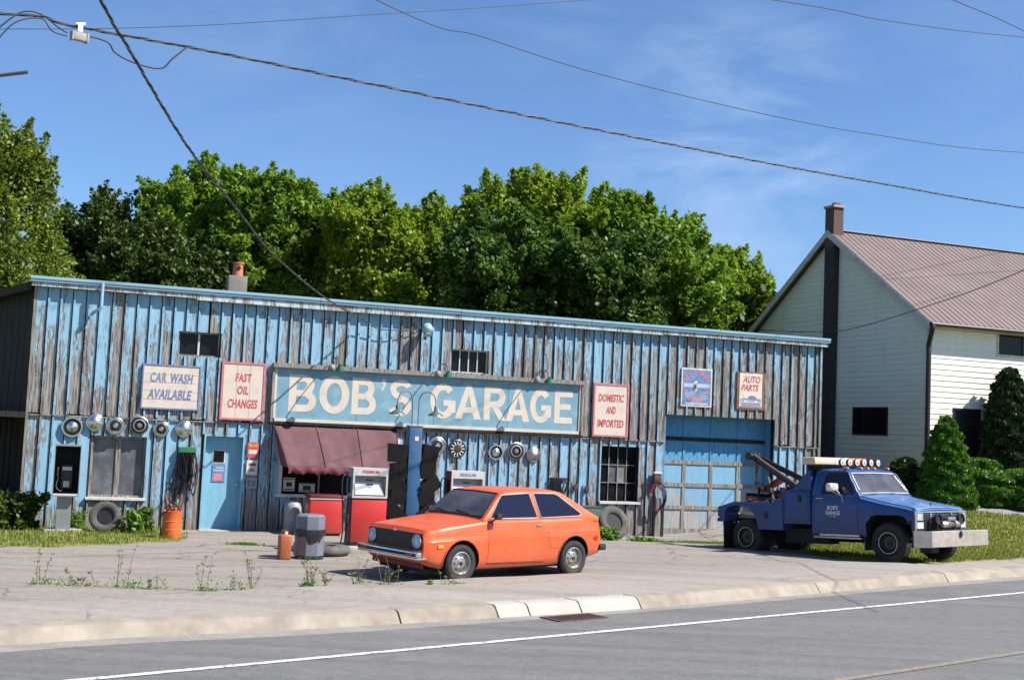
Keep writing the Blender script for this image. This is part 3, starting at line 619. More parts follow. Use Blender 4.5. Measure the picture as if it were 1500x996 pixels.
# ================================================================= SIGNS
def board_sign(name, label, u0, u1, z0, z1, bg_, border, bw, lines, lmat, thick=.05, horiz=False, nb=3, cat='sign'):
    t = fthing(name, label, cat, (u0+u1)/2, .062, (z0+z1)/2); W = (u1-u0)/2; Hh = (z1-z0)/2
    for i in range(nb):
        if horiz: MB().box(-W+bw, W-bw, -thick, 0, -Hh+bw+(2*Hh-2*bw)*i/nb+.003, -Hh+bw+(2*Hh-2*bw)*(i+1)/nb-.003).build('board', M[bg_], t)
        else: MB().box(-W+bw+(2*W-2*bw)*i/nb+.003, -W+bw+(2*W-2*bw)*(i+1)/nb-.003, -thick, 0, -Hh+bw, Hh-bw).build('board', M[bg_], t)
    mb = MB().box(-W, W, -thick-.012, 0, Hh-bw, Hh).box(-W, W, -thick-.012, 0, -Hh, -Hh+bw).box(-W, -W+bw, -thick-.012, 0, -Hh+bw, Hh-bw).box(W-bw, W, -thick-.012, 0, -Hh+bw, Hh-bw)
    mb.build('border', M[border], t); MB().box(-W+.01, W-.01, .001, .02, -Hh+.01, Hh-.01).build('backing', M['graywood'], t)
    for (txt, cx, cz, w, h, b, sh, sp) in lines:
        mb = MB(); add_text(mb, txt, cx-w/2, cz-h/2, w, h, -thick-.003, 0, b, sh, sp); mb.build('lettering', M[lmat], t)
    return t
board_sign('car_wash_sign', 'cream plank sign reading CAR WASH AVAILABLE with slate blue border', 2.07, 3.31, 2.60, 3.58, 'creamboard', 'signindigo', .03,
           [('CAR', -.28, .20, .34, .22, .034, .18, 1.2), ('WASH', .22, .20, .48, .22, .034, .18, 1.1), ('AVAILABLE', -.02, -.16, .94, .22, .034, .18, 1.05)], 'signindigo', horiz=True, nb=5)
board_sign('oil_change_sign', 'tall cream sign reading FAST OIL CHANGES with faded red border', 3.76, 4.73, 2.44, 3.73, 'creamboard', 'signpink', .045,
           [('FAST', 0, .30, .36, .19, .034, .16, 1.1), ('OIL', 0, .02, .25, .19, .034, .16, 1.05), ('CHANGES', .01, -.28, .66, .2, .034, .16, 1.05)], 'signred', nb=3)
board_sign('repair_sign', 'cream sign reading DOMESTIC AND IMPORTED with faded red border', 12.80, 13.76, 2.43, 3.745, 'creamboard', 'signpink', .045,
           [('DOMESTIC', 0, .30, .70, .19, .034, .16, 1.0), ('AND', 0, .0, .27, .18, .034, .16, 1.0), ('IMPORTED', 0, -.33, .72, .19, .034, .16, 1.0)], 'signred', nb=1)
# main sign
bt = fthing('main_garage_sign', "long pale blue BOB'S GARAGE sign with large cream capital letters", 'sign', 8.70, .062, 3.09); SW, SH = 3.80, .655
for i in range(4): MB().box(-SW+.09+i*(2*SW-.18)/4+.004, -SW+.09+(i+1)*(2*SW-.18)/4-.004, -.05, 0, -SH+.09, SH-.08).build('panel', M['signblue'], bt)
MB().box(-SW+.02, SW-.02, .001, .03, -SH+.02, SH-.02).build('backing', M['darkwood'], bt)
mb = MB().box(-SW+.07, SW-.07, -.075, 0, -SH+.02, -SH+.09).box(-SW+.04, -SW+.09, -.075, 0, -SH+.09, SH-.08).box(SW-.09, SW-.04, -.075, 0, -SH+.09, SH-.08); mb.build('cream_frame', M['cream'], bt)
for i in range(3): MB().box(-SW-.02+i*2.547, -SW+2.52+i*2.547, -.16, .0, SH-.078, SH+.02).build('top_rail', M['graywood'], bt)
MB().box(-SW-.02, -SW+.038, -.10, 0, -SH, SH-.08).build('side_rail', M['graywood'], bt); MB().box(SW-.038, SW+.02, -.10, 0, -SH, SH-.08).build('side_rail', M['graywood'], bt)
MB().box(-SW-.02, SW+.02, -.09, 0, -SH-.04, -SH+.017).build('bottom_rail', M['darkwood'], bt)
letters = [("B", 5.27, 5.90), ("O", 5.96, 6.66), ("B", 6.72, 7.30), ("'", 7.40, 7.52), ("S", 7.58, 8.17), ("G", 8.60, 9.23), ("A", 9.22, 9.88), ("R", 9.94, 10.52), ("A", 10.50, 11.12), ("G", 11.12, 11.68), ("E", 11.76, 12.24)]
def stroke(poly_list, u, z, w, h, mb, y):      # polygons in unit square
    for poly in poly_list:
        pts = [(u+px*w, y, z+pz*h) for px, pz in poly]; a, b, c = (Vector(p) for p in pts[:3])
        mb.add(pts, [tuple(range(len(pts))) if (b-a).cross(c-a).y < 0 else tuple(reversed(range(len(pts))))])
def arc(cx, cz, rx, rz, tx, tz, a0, a1, n=14):  # thick arc as quads
    out = []
    for i in range(n):
        t0 = rad(a0+(a1-a0)*i/n); t1 = rad(a0+(a1-a0)*(i+1)/n)
        out.append([(cx+rx*math.cos(t0), cz+rz*math.sin(t0)), (cx+rx*math.cos(t1), cz+rz*math.sin(t1)), (cx+(rx-tx)*math.cos(t1), cz+(rz-tz)*math.sin(t1)), (cx+(rx-tx)*math.cos(t0), cz+(rz-tz)*math.sin(t0))])
    return out
def R4(x0, x1, z0, z1): return [(x0, z0), (x1, z0), (x1, z1), (x0, z1)]
s_ = .27; q_ = .19
GLY = {
 'B': [R4(0, s_, 0, 1), R4(s_, .55, 1-q_, 1), R4(s_, .58, .42, .42+q_*.85), R4(s_, .60, 0, q_)]+arc(.55, .715, .36, .285, .27, .19, -90, 90)+arc(.60, .29, .40, .29, .27, .19, -90, 90),
 'O': arc(.5, .5, .5, .52, .25, .2, 0, 360, 28),
 'S': arc(.52, .73, .46, .28, .25, .18, 25, 270)+arc(.48, .28, .48, .29, .25, .18, -155, 90)+[[(.4, .54), (.4, .36), (.55, .38), (.6, .56)]],
 'G': arc(.5, .5, .5, .52, .26, .2, 42, 345, 24)+[R4(.52, 1.0, .36, .36+q_*.9), R4(.74, 1.0, .16, .37)],
 'A': [[(0, 0), (.27, 0), (.59, 1), (.40, 1)], [(.73, 0), (1, 0), (.60, 1), (.41, 1)], R4(.26, .74, .18, .18+q_*.9)],
 'R': [R4(0, s_, 0, 1), R4(s_, .52, 1-q_, 1), R4(s_, .54, .38, .38+q_)]+arc(.52, .69, .42, .31, .28, .19, -90, 90)+[[(.34, .4), (.62, .42), (1.0, 0), (.7, 0)]],
 'E': [R4(0, .30, 0, 1), R4(.30, 1, 1-q_, 1), R4(.30, .9, .42, .42+q_*.9), R4(.30, 1, 0, q_)],
 "'": [[(.1, 1), (.95, 1), (.95, .84), (.3, .66), (.05, .7), (.45, .84), (.1, .86)]]}
for chh, a, b in letters:
    mb = MB(); yo = -.053
    z0 = -.43+(.03 if a < 7 else .04); h = .84 if a < 8.3 else .80
    stroke(GLY[chh], a-8.70, z0, b-a, h, mb, yo)
    # lay overlapping strokes on slightly different depths
    for i, vtx in enumerate(mb.v): mb.v[i] = (vtx[0], vtx[1], vtx[2])
    k = 0
    for f in mb.f:
        for i in f: mb.v[i] = (mb.v[i][0], yo-.0003*(k % 7), mb.v[i][2])
        k += 1
    mb.build('letter', M['cream'], bt)
# three lamps along the sign top
def sign_lamp(u, which):
    t = fthing('sign_lamp', which, 'lamp', u, .20, 3.745, 'green shaded lamps along the top of the main sign')
    MB().lathe([(0, -.05), (.06, -.045), (.075, 0), (.06, .05), (0, .06)], 14).build('junction_box', M['concrete'], t, smooth=50)
    pts = [(0, 0, .02), (0, -.02, .12), (.02, -.15, .2), (.04, -.45, .2), (.05, -.60, .13), (.06, -.64, .0)]
    MB().tube(pts, .013, 8).build('arm', M['cablegrey'], t, smooth=60)
    MB().lathe([(.03, .07), (.045, .03), (.06, .0), (.12, -.07), (.125, -.085), (.11, -.08), (.05, -.01), (.0, .0)], 20, T=T3(.06, -.64, -.02, rx=rad(25), s=(.85, .85, .85))).build('shade', M['lampgreen'], t, smooth=50)
sign_lamp(6.20, 'green shaded lamp at the left end of the main sign, above the letters BOB')
sign_lamp(8.73, 'middle one of the three green lamps on top of the main sign')
sign_lamp(11.24, 'green shaded lamp at the right end of the main sign, above the letters AGE')
# tin tyre advertisement and auto parts sign
ts = fthing('tyre_advert_sign', 'square blue tin sign with a tyre in the middle and arched red lettering', 'sign', 15.67, .065, 3.78)
MB().box(-.44, .44, -.03, 0, -.49, .49).build('frame', M['tincream'], ts); MB().box(-.40, .40, -.034, -.031, -.45, .45).build('face', M['tinblue'], ts)
mb = MB()
for i in range(13):
    a = rad(200+140*i/12); b = a+rad(5); mb.add([(.09*math.cos(a), -.037, -.05+.09*math.sin(a)), (.09*math.cos(b), -.037, -.05+.09*math.sin(b)), (.36*math.cos(b), -.037, -.05+.36*math.sin(b)), (.36*math.cos(a), -.037, -.05+.36*math.sin(a))], [(0, 3, 2, 1)] if 0 else [(0, 1, 2, 3)])
mb.box(-.38, .38, -.0365, -.0345, .0, .10); mb.box(-.33, .33, -.0365, -.0345, -.44, -.39)
mb.build('pale_rays', M['tinpale'], ts)
mb = MB(); mb.lathe([(.075, -.04), (.13, -.05), (.15, -.03), (.15, .03), (.13, .045), (.075, .03), (.075, -.04)], 24, T=T3(0, -.055, .03, rz=rad(68), s=(1, 1, 1.25)) @ T3(rx=PI/2)); 
o = mb.build('tyre_picture', M['tincream'], ts, smooth=40); o.scale = (1, .22, 1)
MB().lathe([(0, -.0), (.04, 0), (.04, -.004), (0, -.004)], 16, T=T3(-.045, -.066, .03, rx=PI/2, s=(.5, 2.2, 1))).build('tyre_hole', M['black'], ts)
mb = MB(); word = "BIG O TIRES"
for i, cch in enumerate(word):
    if cch == ' ': continue
    a = rad(152-124*i/(len(word)-1)); r = .30; v, f = text_verts(cch, .045 if cch == 'I' else .065, .105, .03)
    ca, sa = math.cos(a-PI/2), math.sin(a-PI/2); pts = []
    for (x, z) in v:
        x -= .03; pts.append((r*math.cos(a)+x*ca-z*sa, -.038, .03+r*math.sin(a)+x*sa+z*ca))
    for q in f:
        A, B, C = (Vector(pts[k]) for k in q[:3]); mb.add([pts[k] for k in q], [tuple(range(len(q))) if (B-A).cross(C-A).y < 0 else tuple(reversed(range(len(q))))])
for x in (-.33, .27): mb.box(x, x+.07, -.037, -.0345, -.16, -.07)
for i in range(9): mb.add([(-.24+i*.053, -.039, -.33-.02*abs(i-4)/4), (-.20+i*.053, -.039, -.33-.02*abs(i-4)/4), (-.20+i*.053, -.039, -.25-.02*abs(i-4)/4), (-.24+i*.053, -.039, -.25-.02*abs(i-4)/4)], [(0, 1, 2, 3)])
mb.build('lettering', M['tinpink'], ts)
ap = fthing('auto_parts_sign', 'rusty-edged white tin sign reading AUTO PARTS over a line drawing of a car', 'sign', 17.26, .065, 3.78)
MB().box(-.41, .41, -.03, 0, -.49, .49).build('rusty_frame', M['rust'], ap); MB().box(-.34, .33, -.034, -.031, -.43, .45).build('face', M['tincream'], ap)
mb = MB(); add_text(mb, 'AUTO', -.25, .20, .52, .18, -.037, 0, .03, .3); mb.build('lettering', M['signred'], ap); mb = MB(); add_text(mb, 'PARTS', -.29, -.01, .52, .17, -.037, 0, .03, .3); mb.build('lettering', M['signred'], ap)
mb = MB(); y = -.037
mb.prism([(-.31, -.21), (-.10, -.20), (-.04, -.13), (.12, -.13), (.18, -.20), (.30, -.215), (.30, -.245), (-.31, -.235)], y, y+.002)
for z0, z1, a, b in ((-.28, -.255, -.31, -.2), (-.275, -.26, -.12, .12), (-.28, -.255, .2, .31), (-.335, -.31, -.3, .3), (-.375, -.35, -.28, .28), (-.415, -.39, -.3, .31)): mb.box(a, b, y, y+.002, z0, z1)
mb.build('car_drawing', M['signindigo'], ap)
# small tin signs right of the blue door, door poster, cards in the shop window
def small_sign(label, u, z, w, h, base, parts, name='tin_sign', wo=.055, dy=0):
    t = fthing(name, label, 'poster' if 'poster' in name else 'sign', u, wo, z); MB().box(-w/2, w/2, -.012, 0, -h/2, h/2).build('plate', M[base], t)
    mb = {}
    for (mt, x0, x1, z0, z1) in parts: mb.setdefault(mt, MB()).box(x0*w, x1*w, -.0145, -.0125, z0*h, z1*h)
    for k, v in mb.items(): v.build('print', M[k], t)
    return t
t = small_sign('small red and cream tin sign, topmost of three right of the blue door', 4.555, 1.785, .25, .34, 'signred', [('tincream', -.38, .38, -.25, .02), ('amber', -.36, -.1, .2, .4), ('amber', -.02, .1, .2, .4), ('amber', .18, .36, .2, .4)])
small_sign('small rusty cream sign with a dark label, middle of three right of the blue door', 4.55, 1.395, .24, .33, 'tincream', [('rust', -.3, .35, .12, .3), ('signindigo', -.2, .25, -.25, -.1)])
small_sign('small grey square sign, lowest of three right of the blue door', 4.56, 1.055, .24, .24, 'pumpgrey', [('binlid', -.35, -.1, -.3, .3), ('binlid', .05, .35, -.3, .2)])
small_sign('blue and coral paper poster taped to the blue door below its window', 3.85, 1.24, .28, .38, 'tinblue', [('tinpale', -.4, .4, .12, .2), ('tinpink', -.38, .3, -.42, -.02), ('tinpale', -.2, .4, .28, .36)], 'door_poster', wo=-.162)
def frame_card(label, u, z, w, h):
    t = fthing('window_card', label, 'card', u, -.06, z); MB().box(-w/2, w/2, -.01, 0, -h/2, h/2).build('card', M['tincream'], t)
    mb = MB(); mb.box(-w*.42, w*.42, -.013, -.0105, -h*.42, -h*.34).box(-w*.42, w*.42, -.013, -.0105, h*.34, h*.42).box(-w*.25, w*.25, -.013, -.0105, -.05, .05); mb.build('print', M['blackmetal'], t)
frame_card('square cream card with black print in the corner of the shaded shop window', 5.42, 1.04, .26, .30); frame_card('wide low cream card beside the square one in the shop window', 5.83, .97, .36, .20)

# ================================================================= AWNING
aw = fthing('shop_awning', 'faded maroon canvas awning sloping over the shop window', 'awning', 4.97, .06, 1.38)
def awnpt(a, b):   # a along 0..1, b down 0..1
    ul = .0+.22*b; ur = 2.86-.16*b; sag = .035*math.sin(a*PI*3)**2*math.sin(b*PI); u = ul+(ur-ul)*a
    y = -.02-1.0*b**1.0; z = 2.36-1.38+(.02)-(.93)*b**1.15; return (u, y+sag*.3, z-sag+.012*math.sin(a*40)*b)
mb = MB(); n1, n2 = 60, 12; vs = [awnpt(i/n1, j/n2) for j in range(n2+1) for i in range(n1+1)]
mb.add(vs, [(j*(n1+1)+i, (j+1)*(n1+1)+i, (j+1)*(n1+1)+i+1, j*(n1+1)+i+1) for j in range(n2) for i in range(n1)]); o = mb.build('canopy', M['awning'], aw, smooth=60)
md = o.modifiers.new('s', 'SOLIDIFY'); md.thickness = .012
mb = MB(); vs = []
for i in range(n1+1):
    x, y, z = awnpt(i/n1, 1); s = .5+.5*math.sin(i*1.7)+random.random()*.6; vs += [(x, y-.012, z+.02), (x, y-.03+.02*math.sin(i*.9), z-.05), (x, y+.01, z-.09-.03*s)]
mb.add(vs, [(3*i+j, 3*i+j+1, 3*i+j+4, 3*i+j+3) for i in range(n1) for j in range(2)]); mb.build('valance', M['awningdark'], aw, smooth=80)
for a in (.0, .335, .67, 1.0): MB().tube([tuple(Vector(awnpt(a, b/8))+Vector((0, -.012, .006))) for b in range(9)], .011, 6).build('seam', M['awning'], aw, smooth=60)
for a in (0, 1):
    p = awnpt(a, 0); q = awnpt(a, 1); MB().add([p, q, (q[0], -.02, q[2]+.02)], [(0, 1, 2), (2, 1, 0)] if 0 else [(0, 1, 2)]).build('side_flap', M['awningdark'], aw)
    MB().tube([(q[0], 0, q[2]+.15), (q[0], q[1]+.03, q[2]+.0)], .014).build('stay', M['blackmetal'], aw)

# ================================================================= HUBCAPS
hubdat = [(.71, 2.14, .20, 'chrome', 0, 'deep hubcap with wide chrome rim, leftmost in the row over the left window'), (1.16, 2.25, .165, 'chrome', 1, 'plain domed chrome hubcap, second from left in the upper left row'),
 (1.58, 2.20, .17, 'chrome', 2, 'ringed chrome hubcap, third from left in the upper left row'), (2.08, 2.23, .175, 'dullchrome', 3, 'dark ringed hubcap over the right edge of the left window'),
 (2.54, 2.17, .155, 'chrome', 2, 'smaller chrome hubcap, fifth in the row left of the blue door'), (3.02, 2.19, .165, 'chrome', 1, 'chrome hubcap nearest the blue door in the left row'),
 (8.83, 2.03, .20, 'chrome', 2, 'large chrome hubcap beside the blue pillar'), (9.33, 1.99, .195, 'darkchrome', 4, 'dark spoked wheel cover, second right of the blue pillar'),
 (10.31, 1.94, .17, 'chrome', 0, 'bright rimmed hubcap with blue-dark centre, third right of the pillar'), (10.82, 1.99, .185, 'dullchrome', 3, 'dull double-ringed hubcap, fourth right of the pillar'), (11.28, 1.91, .16, 'dullchrome', 1, 'small tarnished hubcap, last to the right under the main sign')]
for (u, z, r, mt, kind, lab) in hubdat:
    r *= 1.13
    t = fthing('hubcap', lab, 'hubcap', u, .065, z, 'hubcaps nailed to the garage wall', rz=random.uniform(-.08, .08))
    if kind == 0: pr = [(r, 0), (r, .03), (r*.93, .05), (r*.8, .05), (r*.74, .015), (r*.5, .02), (r*.3, .06), (0, .07)]; mi = [0, 0, 0, 0, 1, 0, 0]
    elif kind == 1: pr = [(r, 0), (r, .02), (r*.9, .035), (r*.82, .02), (r*.6, .055), (r*.3, .085), (.0, .09)]; mi = 0
    elif kind == 2: pr = [(r, 0), (r, .02), (r*.9, .035), (r*.8, .015), (r*.62, .05), (r*.55, .03), (r*.3, .045), (r*.25, .08), (0, .09)]; mi = [0, 0, 0, 0, 0, 1, 0, 0]
    elif kind == 3: pr = [(r, 0), (r, .03), (r*.92, .04), (r*.82, .01), (r*.7, .05), (r*.55, .055), (r*.5, .02), (r*.3, .03), (r*.25, .06), (0, .06)]; mi = [0, 0, 1, 0, 0, 1, 1, 0, 0]
    else: pr = [(r, 0), (r, .03), (r*.9, .045), (r*.82, .03), (r*.36, .05), (r*.33, .08), (0, .085)]; mi = [0, 0, 0, 0, 0, 0]
    MB().lathe(pr, 28, mi, T3(rx=PI/2)).build('cover', [M[mt], M['blackmetal']], t, smooth=45)
    if kind == 4:
        for k in range(12): a = k*PI/6; MB().box(r*.42, r*.8, -.062, -.04, -.011, .011, T=T3(ry=a)).build('spoke', M['tincream'], t)
    else: MB().lathe([(0, .085), (.026, .085), (.03, .075), (.03, .03)], 12, T=T3(rx=PI/2)).build('centre_boss', M[mt], t, smooth=45)

# ================================================================= FORECOURT THINGS
def gzf(u, w):
    p = FW(u, w); return Gz(p.x, p.y)
# pump island
zi = gzf(6.8, 5.5)
isl = fthing('pump_island', 'low rounded concrete pump island under the two fuel pumps', 'kerb island', 6.85, 5.4, zi)
MB().box(-2.2, 2.3, -.42, .42, -.1, .13, bev=.06).build('slab', M['concrete'], isl, smooth=50)
zi += .13
tyr = fthing('flat_tyre', 'flat grey-green tyre lying on its side at the left end of the pump island', 'tyre', 5.05, 6.0, gzf(5.05, 6))
MB().lathe([(.18, .04), (.20, .0), (.40, .0), (.46, .04), (.47, .1), (.44, .15), (.36, .17), (.2, .165), (.18, .13), (.18, .04)], 36).build('tyre', M['oldtyre'], tyr, smooth=50)
def pump(label, u, word, lower, side, wordmat, w_=5.5):
    t = fthing('fuel_pump', label, 'fuel pump', u, w_, zi, 'old fuel pumps on the island'); W = .33
    MB().box(-W, W, -.19, .19, 0, .06).build('plinth', M['blackmetal'], t)
    MB().box(-W, W, -.20, .2, .06, .835, bev=.012).build('lower_door', M[lower], t, smooth=30)
    MB().box(-W+.004, W-.004, -.18, .19, .838, .87).build('band', M['blackmetal'], t)
    mb = MB(); T = .55
    mb.box(-W, -W+.035, -.2, .19, .87, .87+T).box(W-.035, W, -.2, .19, .87, .87+T).box(-W+.035, W-.035, -.2, .19, .87, .91).box(-W+.035, W-.035, -.2, .19, .87+T-.14, .87+T); mb.build('head', M['pumpwhite'], t)
    MB().box(-W+.035, W-.035, -.10, .19, .91, .87+T-.14).build('dial_recess', M['pumpgrey'], t)
    mb = MB(); mb.add([(-W+.06, -.18, .93), (W-.06, -.18, .93), (W-.11, -.105, 1.16), (-W+.06, -.105, 1.16)], [(0, 1, 2, 3)]).add([(-W+.06, -.18, .93), (-W+.06, -.1, .93), (-W+.06, -.105, 1.16)], [(0, 1, 2)]); mb.build('dial_face', M['dial'], t)
    mb = MB()
    for i in range(4): mb.box(-.06+i*.033, -.036+i*.033, -.128, -.124, 1.10, 1.13)
    mb.box(-.04, .05, -.14, -.136, 1.06, 1.07).box(-.07, .07, -.104, -.1, 1.19, 1.21); mb.build('digits', M['blackmetal'], t)
    mb = MB(); add_text(mb, word, -.16, .87+T-.095, .32, .055, -.2035, 0, .03); mb.build('lettering', M[wordmat], t)
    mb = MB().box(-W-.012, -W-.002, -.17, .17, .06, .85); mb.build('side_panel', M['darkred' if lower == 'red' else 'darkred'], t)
    MB().box(-W-.011, -W-.001, -.17, .17, .88, 1.4).build('upper_side_panel', M['pumpgrey' if side else 'darkred'], t)  # left panels darkened: the side's shade is in their colour
    MB().box(-W-.06, -W-.013, -.06, .08, .95, 1.25, bev=.01).build('nozzle_boot', M['blackmetal'], t)
    pts = [(-W-.05, -.02, 1.22), (-W-.12, -.05, 1.28), (-W-.17, -.08, 1.15), (-W-.15, -.1, .7), (-W-.13, -.12, .25), (-W-.16, -.16, .02), (-W-.1, -.15, .0), (-W-.06, -.1, .3), (-W-.035, -.05, .9)]
    MB().tube(smoothp(pts), .014, 8).build('hose', M['rubberhose'], t, smooth=60)
    MB().box(-W-.05, -W-.013, -.09, -.03, .42, .56).build('tag_plate', M['pumpwhite'], t)
    return t
def smoothp(pts, k=6):
    P = [Vector(p) for p in pts]; out = []
    for i in range(len(P)-1):
        p0, p1, p2, p3 = P[max(i-1, 0)], P[i], P[i+1], P[min(i+2, len(P)-1)]
        for j in range(k):
            t = j/k; out.append(tuple(.5*((2*p1)+(-p0+p2)*t+(2*p0-5*p1+4*p2-p3)*t*t+(-p0+3*p1-3*p2+p3)*t**3)))
    out.append(tuple(P[-1])); return out
pump('white headed fuel pump marked PREMIUM with a bright red lower door', 5.90, 'PREMIUM', 'red', True, 'signred')
pump('white fuel pump marked REGULAR behind the orange car, with a shade-darkened red side', 7.79, 'REGULAR', 'pumpwhite', False, 'signindigo')
# pillar with twin goosenecks
pl = fthing('lamp_pillar', 'square blue pillar on the pump island with two gooseneck lamps on top', 'lamp post', 6.76, 5.45, zi)
zt = 2.47-zi
MB().box(-.125, .125, -.125, .125, 0, zt, bev=.008).build('post', M['post'], pl, smooth=30); MB().box(-.135, .135, -.135, .135, zt, zt+.02).build('cap', M['concrete'], pl)
MB().box(-.02, .05, -.130, -.1255, zt-.27, zt-.19).build('small_label', M['tincream'], pl)
for sgn in (-1, 1):
    bx = .06*sgn; pts = [(bx, 0, zt), (bx, 0, zt+.35), (bx+.01*sgn, 0, zt+.52), (bx+.07*sgn, -.02, zt+.63), (bx+.18*sgn, -.05, zt+.65), (bx+.27*sgn, -.07, zt+.60), (bx+.31*sgn, -.08, zt+.48), (bx+.315*sgn, -.08, zt+.36)]
    g = MB().tube(smoothp(pts), .011, 8).build('gooseneck', M['cablegrey'], pl, smooth=60)
    MB().lathe([(.018, .14), (.03, .12), (.035, .03), (.07, .01), (.15, -.045), (.155, -.06), (.14, -.055), (.05, -.01), (0, -.0)], 24, T=T3(bx+.315*sgn, -.08, zt+.27)).build('shade', M['lampgrey'], pl, smooth=50)
# dark angular boxes on both sides of the pillar
rk = fthing('oil_bottle_rack', 'stack of dark angular metal bins hung on both sides of the blue pillar', 'rack', 6.76, 5.45, zi)
def wedge(cx, cz, w, h, ang, y0=-.16, y1=.16, sk=.25):
    mb = MB(); T = T3(cx, 0, cz, ry=ang); a, b = w/2, h/2
    vs = [(-a, y0*(1-sk), -b), (a, y0*(1-sk), -b), (a, y1*(1-sk), -b), (-a, y1*(1-sk), -b), (-a*(1+sk*.5), y0, b), (a*(1+sk*.5), y0, b), (a*(1+sk*.5), y1, b), (-a*(1+sk*.5), y1, b)]
    mb.add(vs, [(0, 3, 2, 1), (4, 5, 6, 7), (0, 1, 5, 4), (1, 2, 6, 5), (2, 3, 7, 6), (3, 0, 4, 7)], 0, T); return mb
for (cx, cz, w, h, a) in ((-.31, 1.71, .30, .34, .05), (-.27, 1.38, .24, .3, -.15), (-.36, 1.15, .38, .27, .75), (-.28, .9, .26, .28, .1), (-.36, .62, .42, .28, .78), (-.28, .3, .26, .4, 0),
                          (.30, 1.71, .28, .34, .15), (.25, 1.40, .24, .32, .1), (.34, 1.12, .36, .27, -.7), (.26, .88, .26, .3, 0), (.33, .62, .38, .3, -.7), (.27, .3, .26, .4, 0)):
    wedge(cx, cz, w, h, a).build('bin', M['rackblack'], rk)
bd = fthing('leaning_slab', 'light grey concrete slab leaning beside the pillar base behind the red pump', 'slab', 6.32, 5.15, zi-.0)
MB().prism([(-.17, 0), (.28, 0), (.28, .12), (-.15, .68), (-.17, .66)], -.05, .03).build('slab', M['concrete'], bd)
# octagonal bin with bag, and orange can
b0 = fthing('litter_bin', 'octagonal blue-grey litter bin with a black bag showing below its lid', 'bin', 4.62, 6.75, gzf(4.62, 6.75))
def octo(r, z0, z1, mat, name, r2=None):
    mb = MB(); r2 = r2 or r; n = 8; k = 1/math.cos(PI/8); vs = [(rr*k*math.cos(PI/8+j*PI/4), rr*k*math.sin(PI/8+j*PI/4), z) for rr, z in ((r, z0), (r2, z1)) for j in range(n)]
    mb.add(vs, [tuple(range(n-1, -1, -1)), tuple(range(n, 2*n))]+[(j, (j+1) % n, n+(j+1) % n, n+j) for j in range(n)]); return mb.build(name, mat, b0)
octo(.235, 0, .06, M['bindark'], 'foot'); octo(.235, .06, .46, M['binlid'], 'body', .24); octo(.255, .46, .50, M['bindark'], 'bag_rim'); octo(.235, .50, .72, M['binlid'], 'lid'); octo(.235, .72, .75, M['binlid'], 'lid_top', .2)
mb = MB(); vs = []
for i in range(25):
    a = 2*PI*i/24; vs += [(.262*math.cos(a), .262*math.sin(a), .49), (.275*math.cos(a), .275*math.sin(a), .43+.02*math.sin(i*2.3)), (.255*math.cos(a), .255*math.sin(a), .40-(.12 if 17 <= i <= 20 else .02)-.015*math.sin(i*1.9))]
mb.add(vs, [(3*i+j, 3*i+3+j, 3*i+4+j, 3*i+1+j) for i in range(24) for j in range(2)]); mb.build('bag', M['bindark'], b0, smooth=60)
t = fthing('fuel_can', 'narrow orange metal can standing left of the litter bin', 'can', 4.16, 6.95, gzf(4.16, 6.95))
MB().box(-.10, .10, -.12, .12, 0, .42, bev=.025).build('body', M['orangecan'], t, smooth=50); MB().tube(smoothp([(-.06, 0, .42), (-.05, 0, .48), (.04, 0, .48), (.06, 0, .42)]), .012).build('handle', M['rustchain'], t); MB().lathe([(.03, .42), (.03, .47), (0, .47)], 12, T=T3(.0, -.07, 0)).build('spout', M['tincream'], t)
# shaded things under the awning
t = fthing('cooler_chest', 'bright red chest cooler standing under the maroon awning', 'cooler', 5.98, 1.25, gzf(5.98, 1.25))
MB().box(-.36, .36, -.28, .28, .06, .80, bev=.02).build('body', M['red'], t, smooth=40); MB().box(-.37, .37, -.29, .29, .80, .88, bev=.02).build('lid', M['darkred'], t, smooth=40); MB().box(-.37, .37, -.295, -.285, .79, .81).build('trim', M['trim'], t); MB().box(-.33, .33, -.25, .25, 0, .06).build('base', M['blackmetal'], t)
t = fthing('gas_cylinder', 'squat white domed gas cylinder beside the red cooler', 'gas cylinder', 5.42, .62, gzf(5.42, .62))
MB().lathe([(0, 0), (.18, 0), (.19, .03), (.19, .55), (.165, .65), (.10, .71), (.0, .73)], 24).build('tank', M['pumpgrey'], t, smooth=50); MB().lathe([(0, .72), (.03, .72), (.03, .76), (0, .76)], 12).build('valve', M['blackmetal'], t)
# telephone booth
bz = gzf(.62, 1.05); t = fthing('phone_booth', 'open grey pedestal phone booth standing in the grass at the left end', 'phone booth', .66, 1.05, bz)
MB().box(-.36, .36, -.22, .22, -.02, .05, bev=.01).build('base_plate', M['concrete'], t)
MB().box(-.15, .13, -.10, .10, .05, .74).build('pedestal', M['booth'], t)
mb = MB(); lx = lambda z: (z-.7)*-.02
mb.box(-.26, -.245, -.24, .18, .74, 1.74).box(.235, .25, -.24, .18, .74, 1.74).box(-.26, .25, .165, .18, .74, 1.74).box(-.26, .25, -.24, .18, 1.74, 1.77).box(-.26, .25, -.24, .18, .72, .74); mb.build('hood', M['booth'], t)
MB().box(-.243, .233, .14, .163, .742, 1.738).box(-.243, -.236, -.2, .14, .742, 1.738).box(.226, .233, -.2, .14, .742, 1.738).build('lining', M['void'], t)
ph = MB().box(-.12, .12, .02, .139, .86, 1.36, bev=.02).build('telephone', M['blackmetal'], t, smooth=40)
MB().box(-.09, .09, .012, .019, 1.24, 1.31).build('plate', M['dullchrome'], ph); MB().box(-.06, .06, .010, .019, .90, 1.02).build('coin_box', M['whitepaint'], ph)
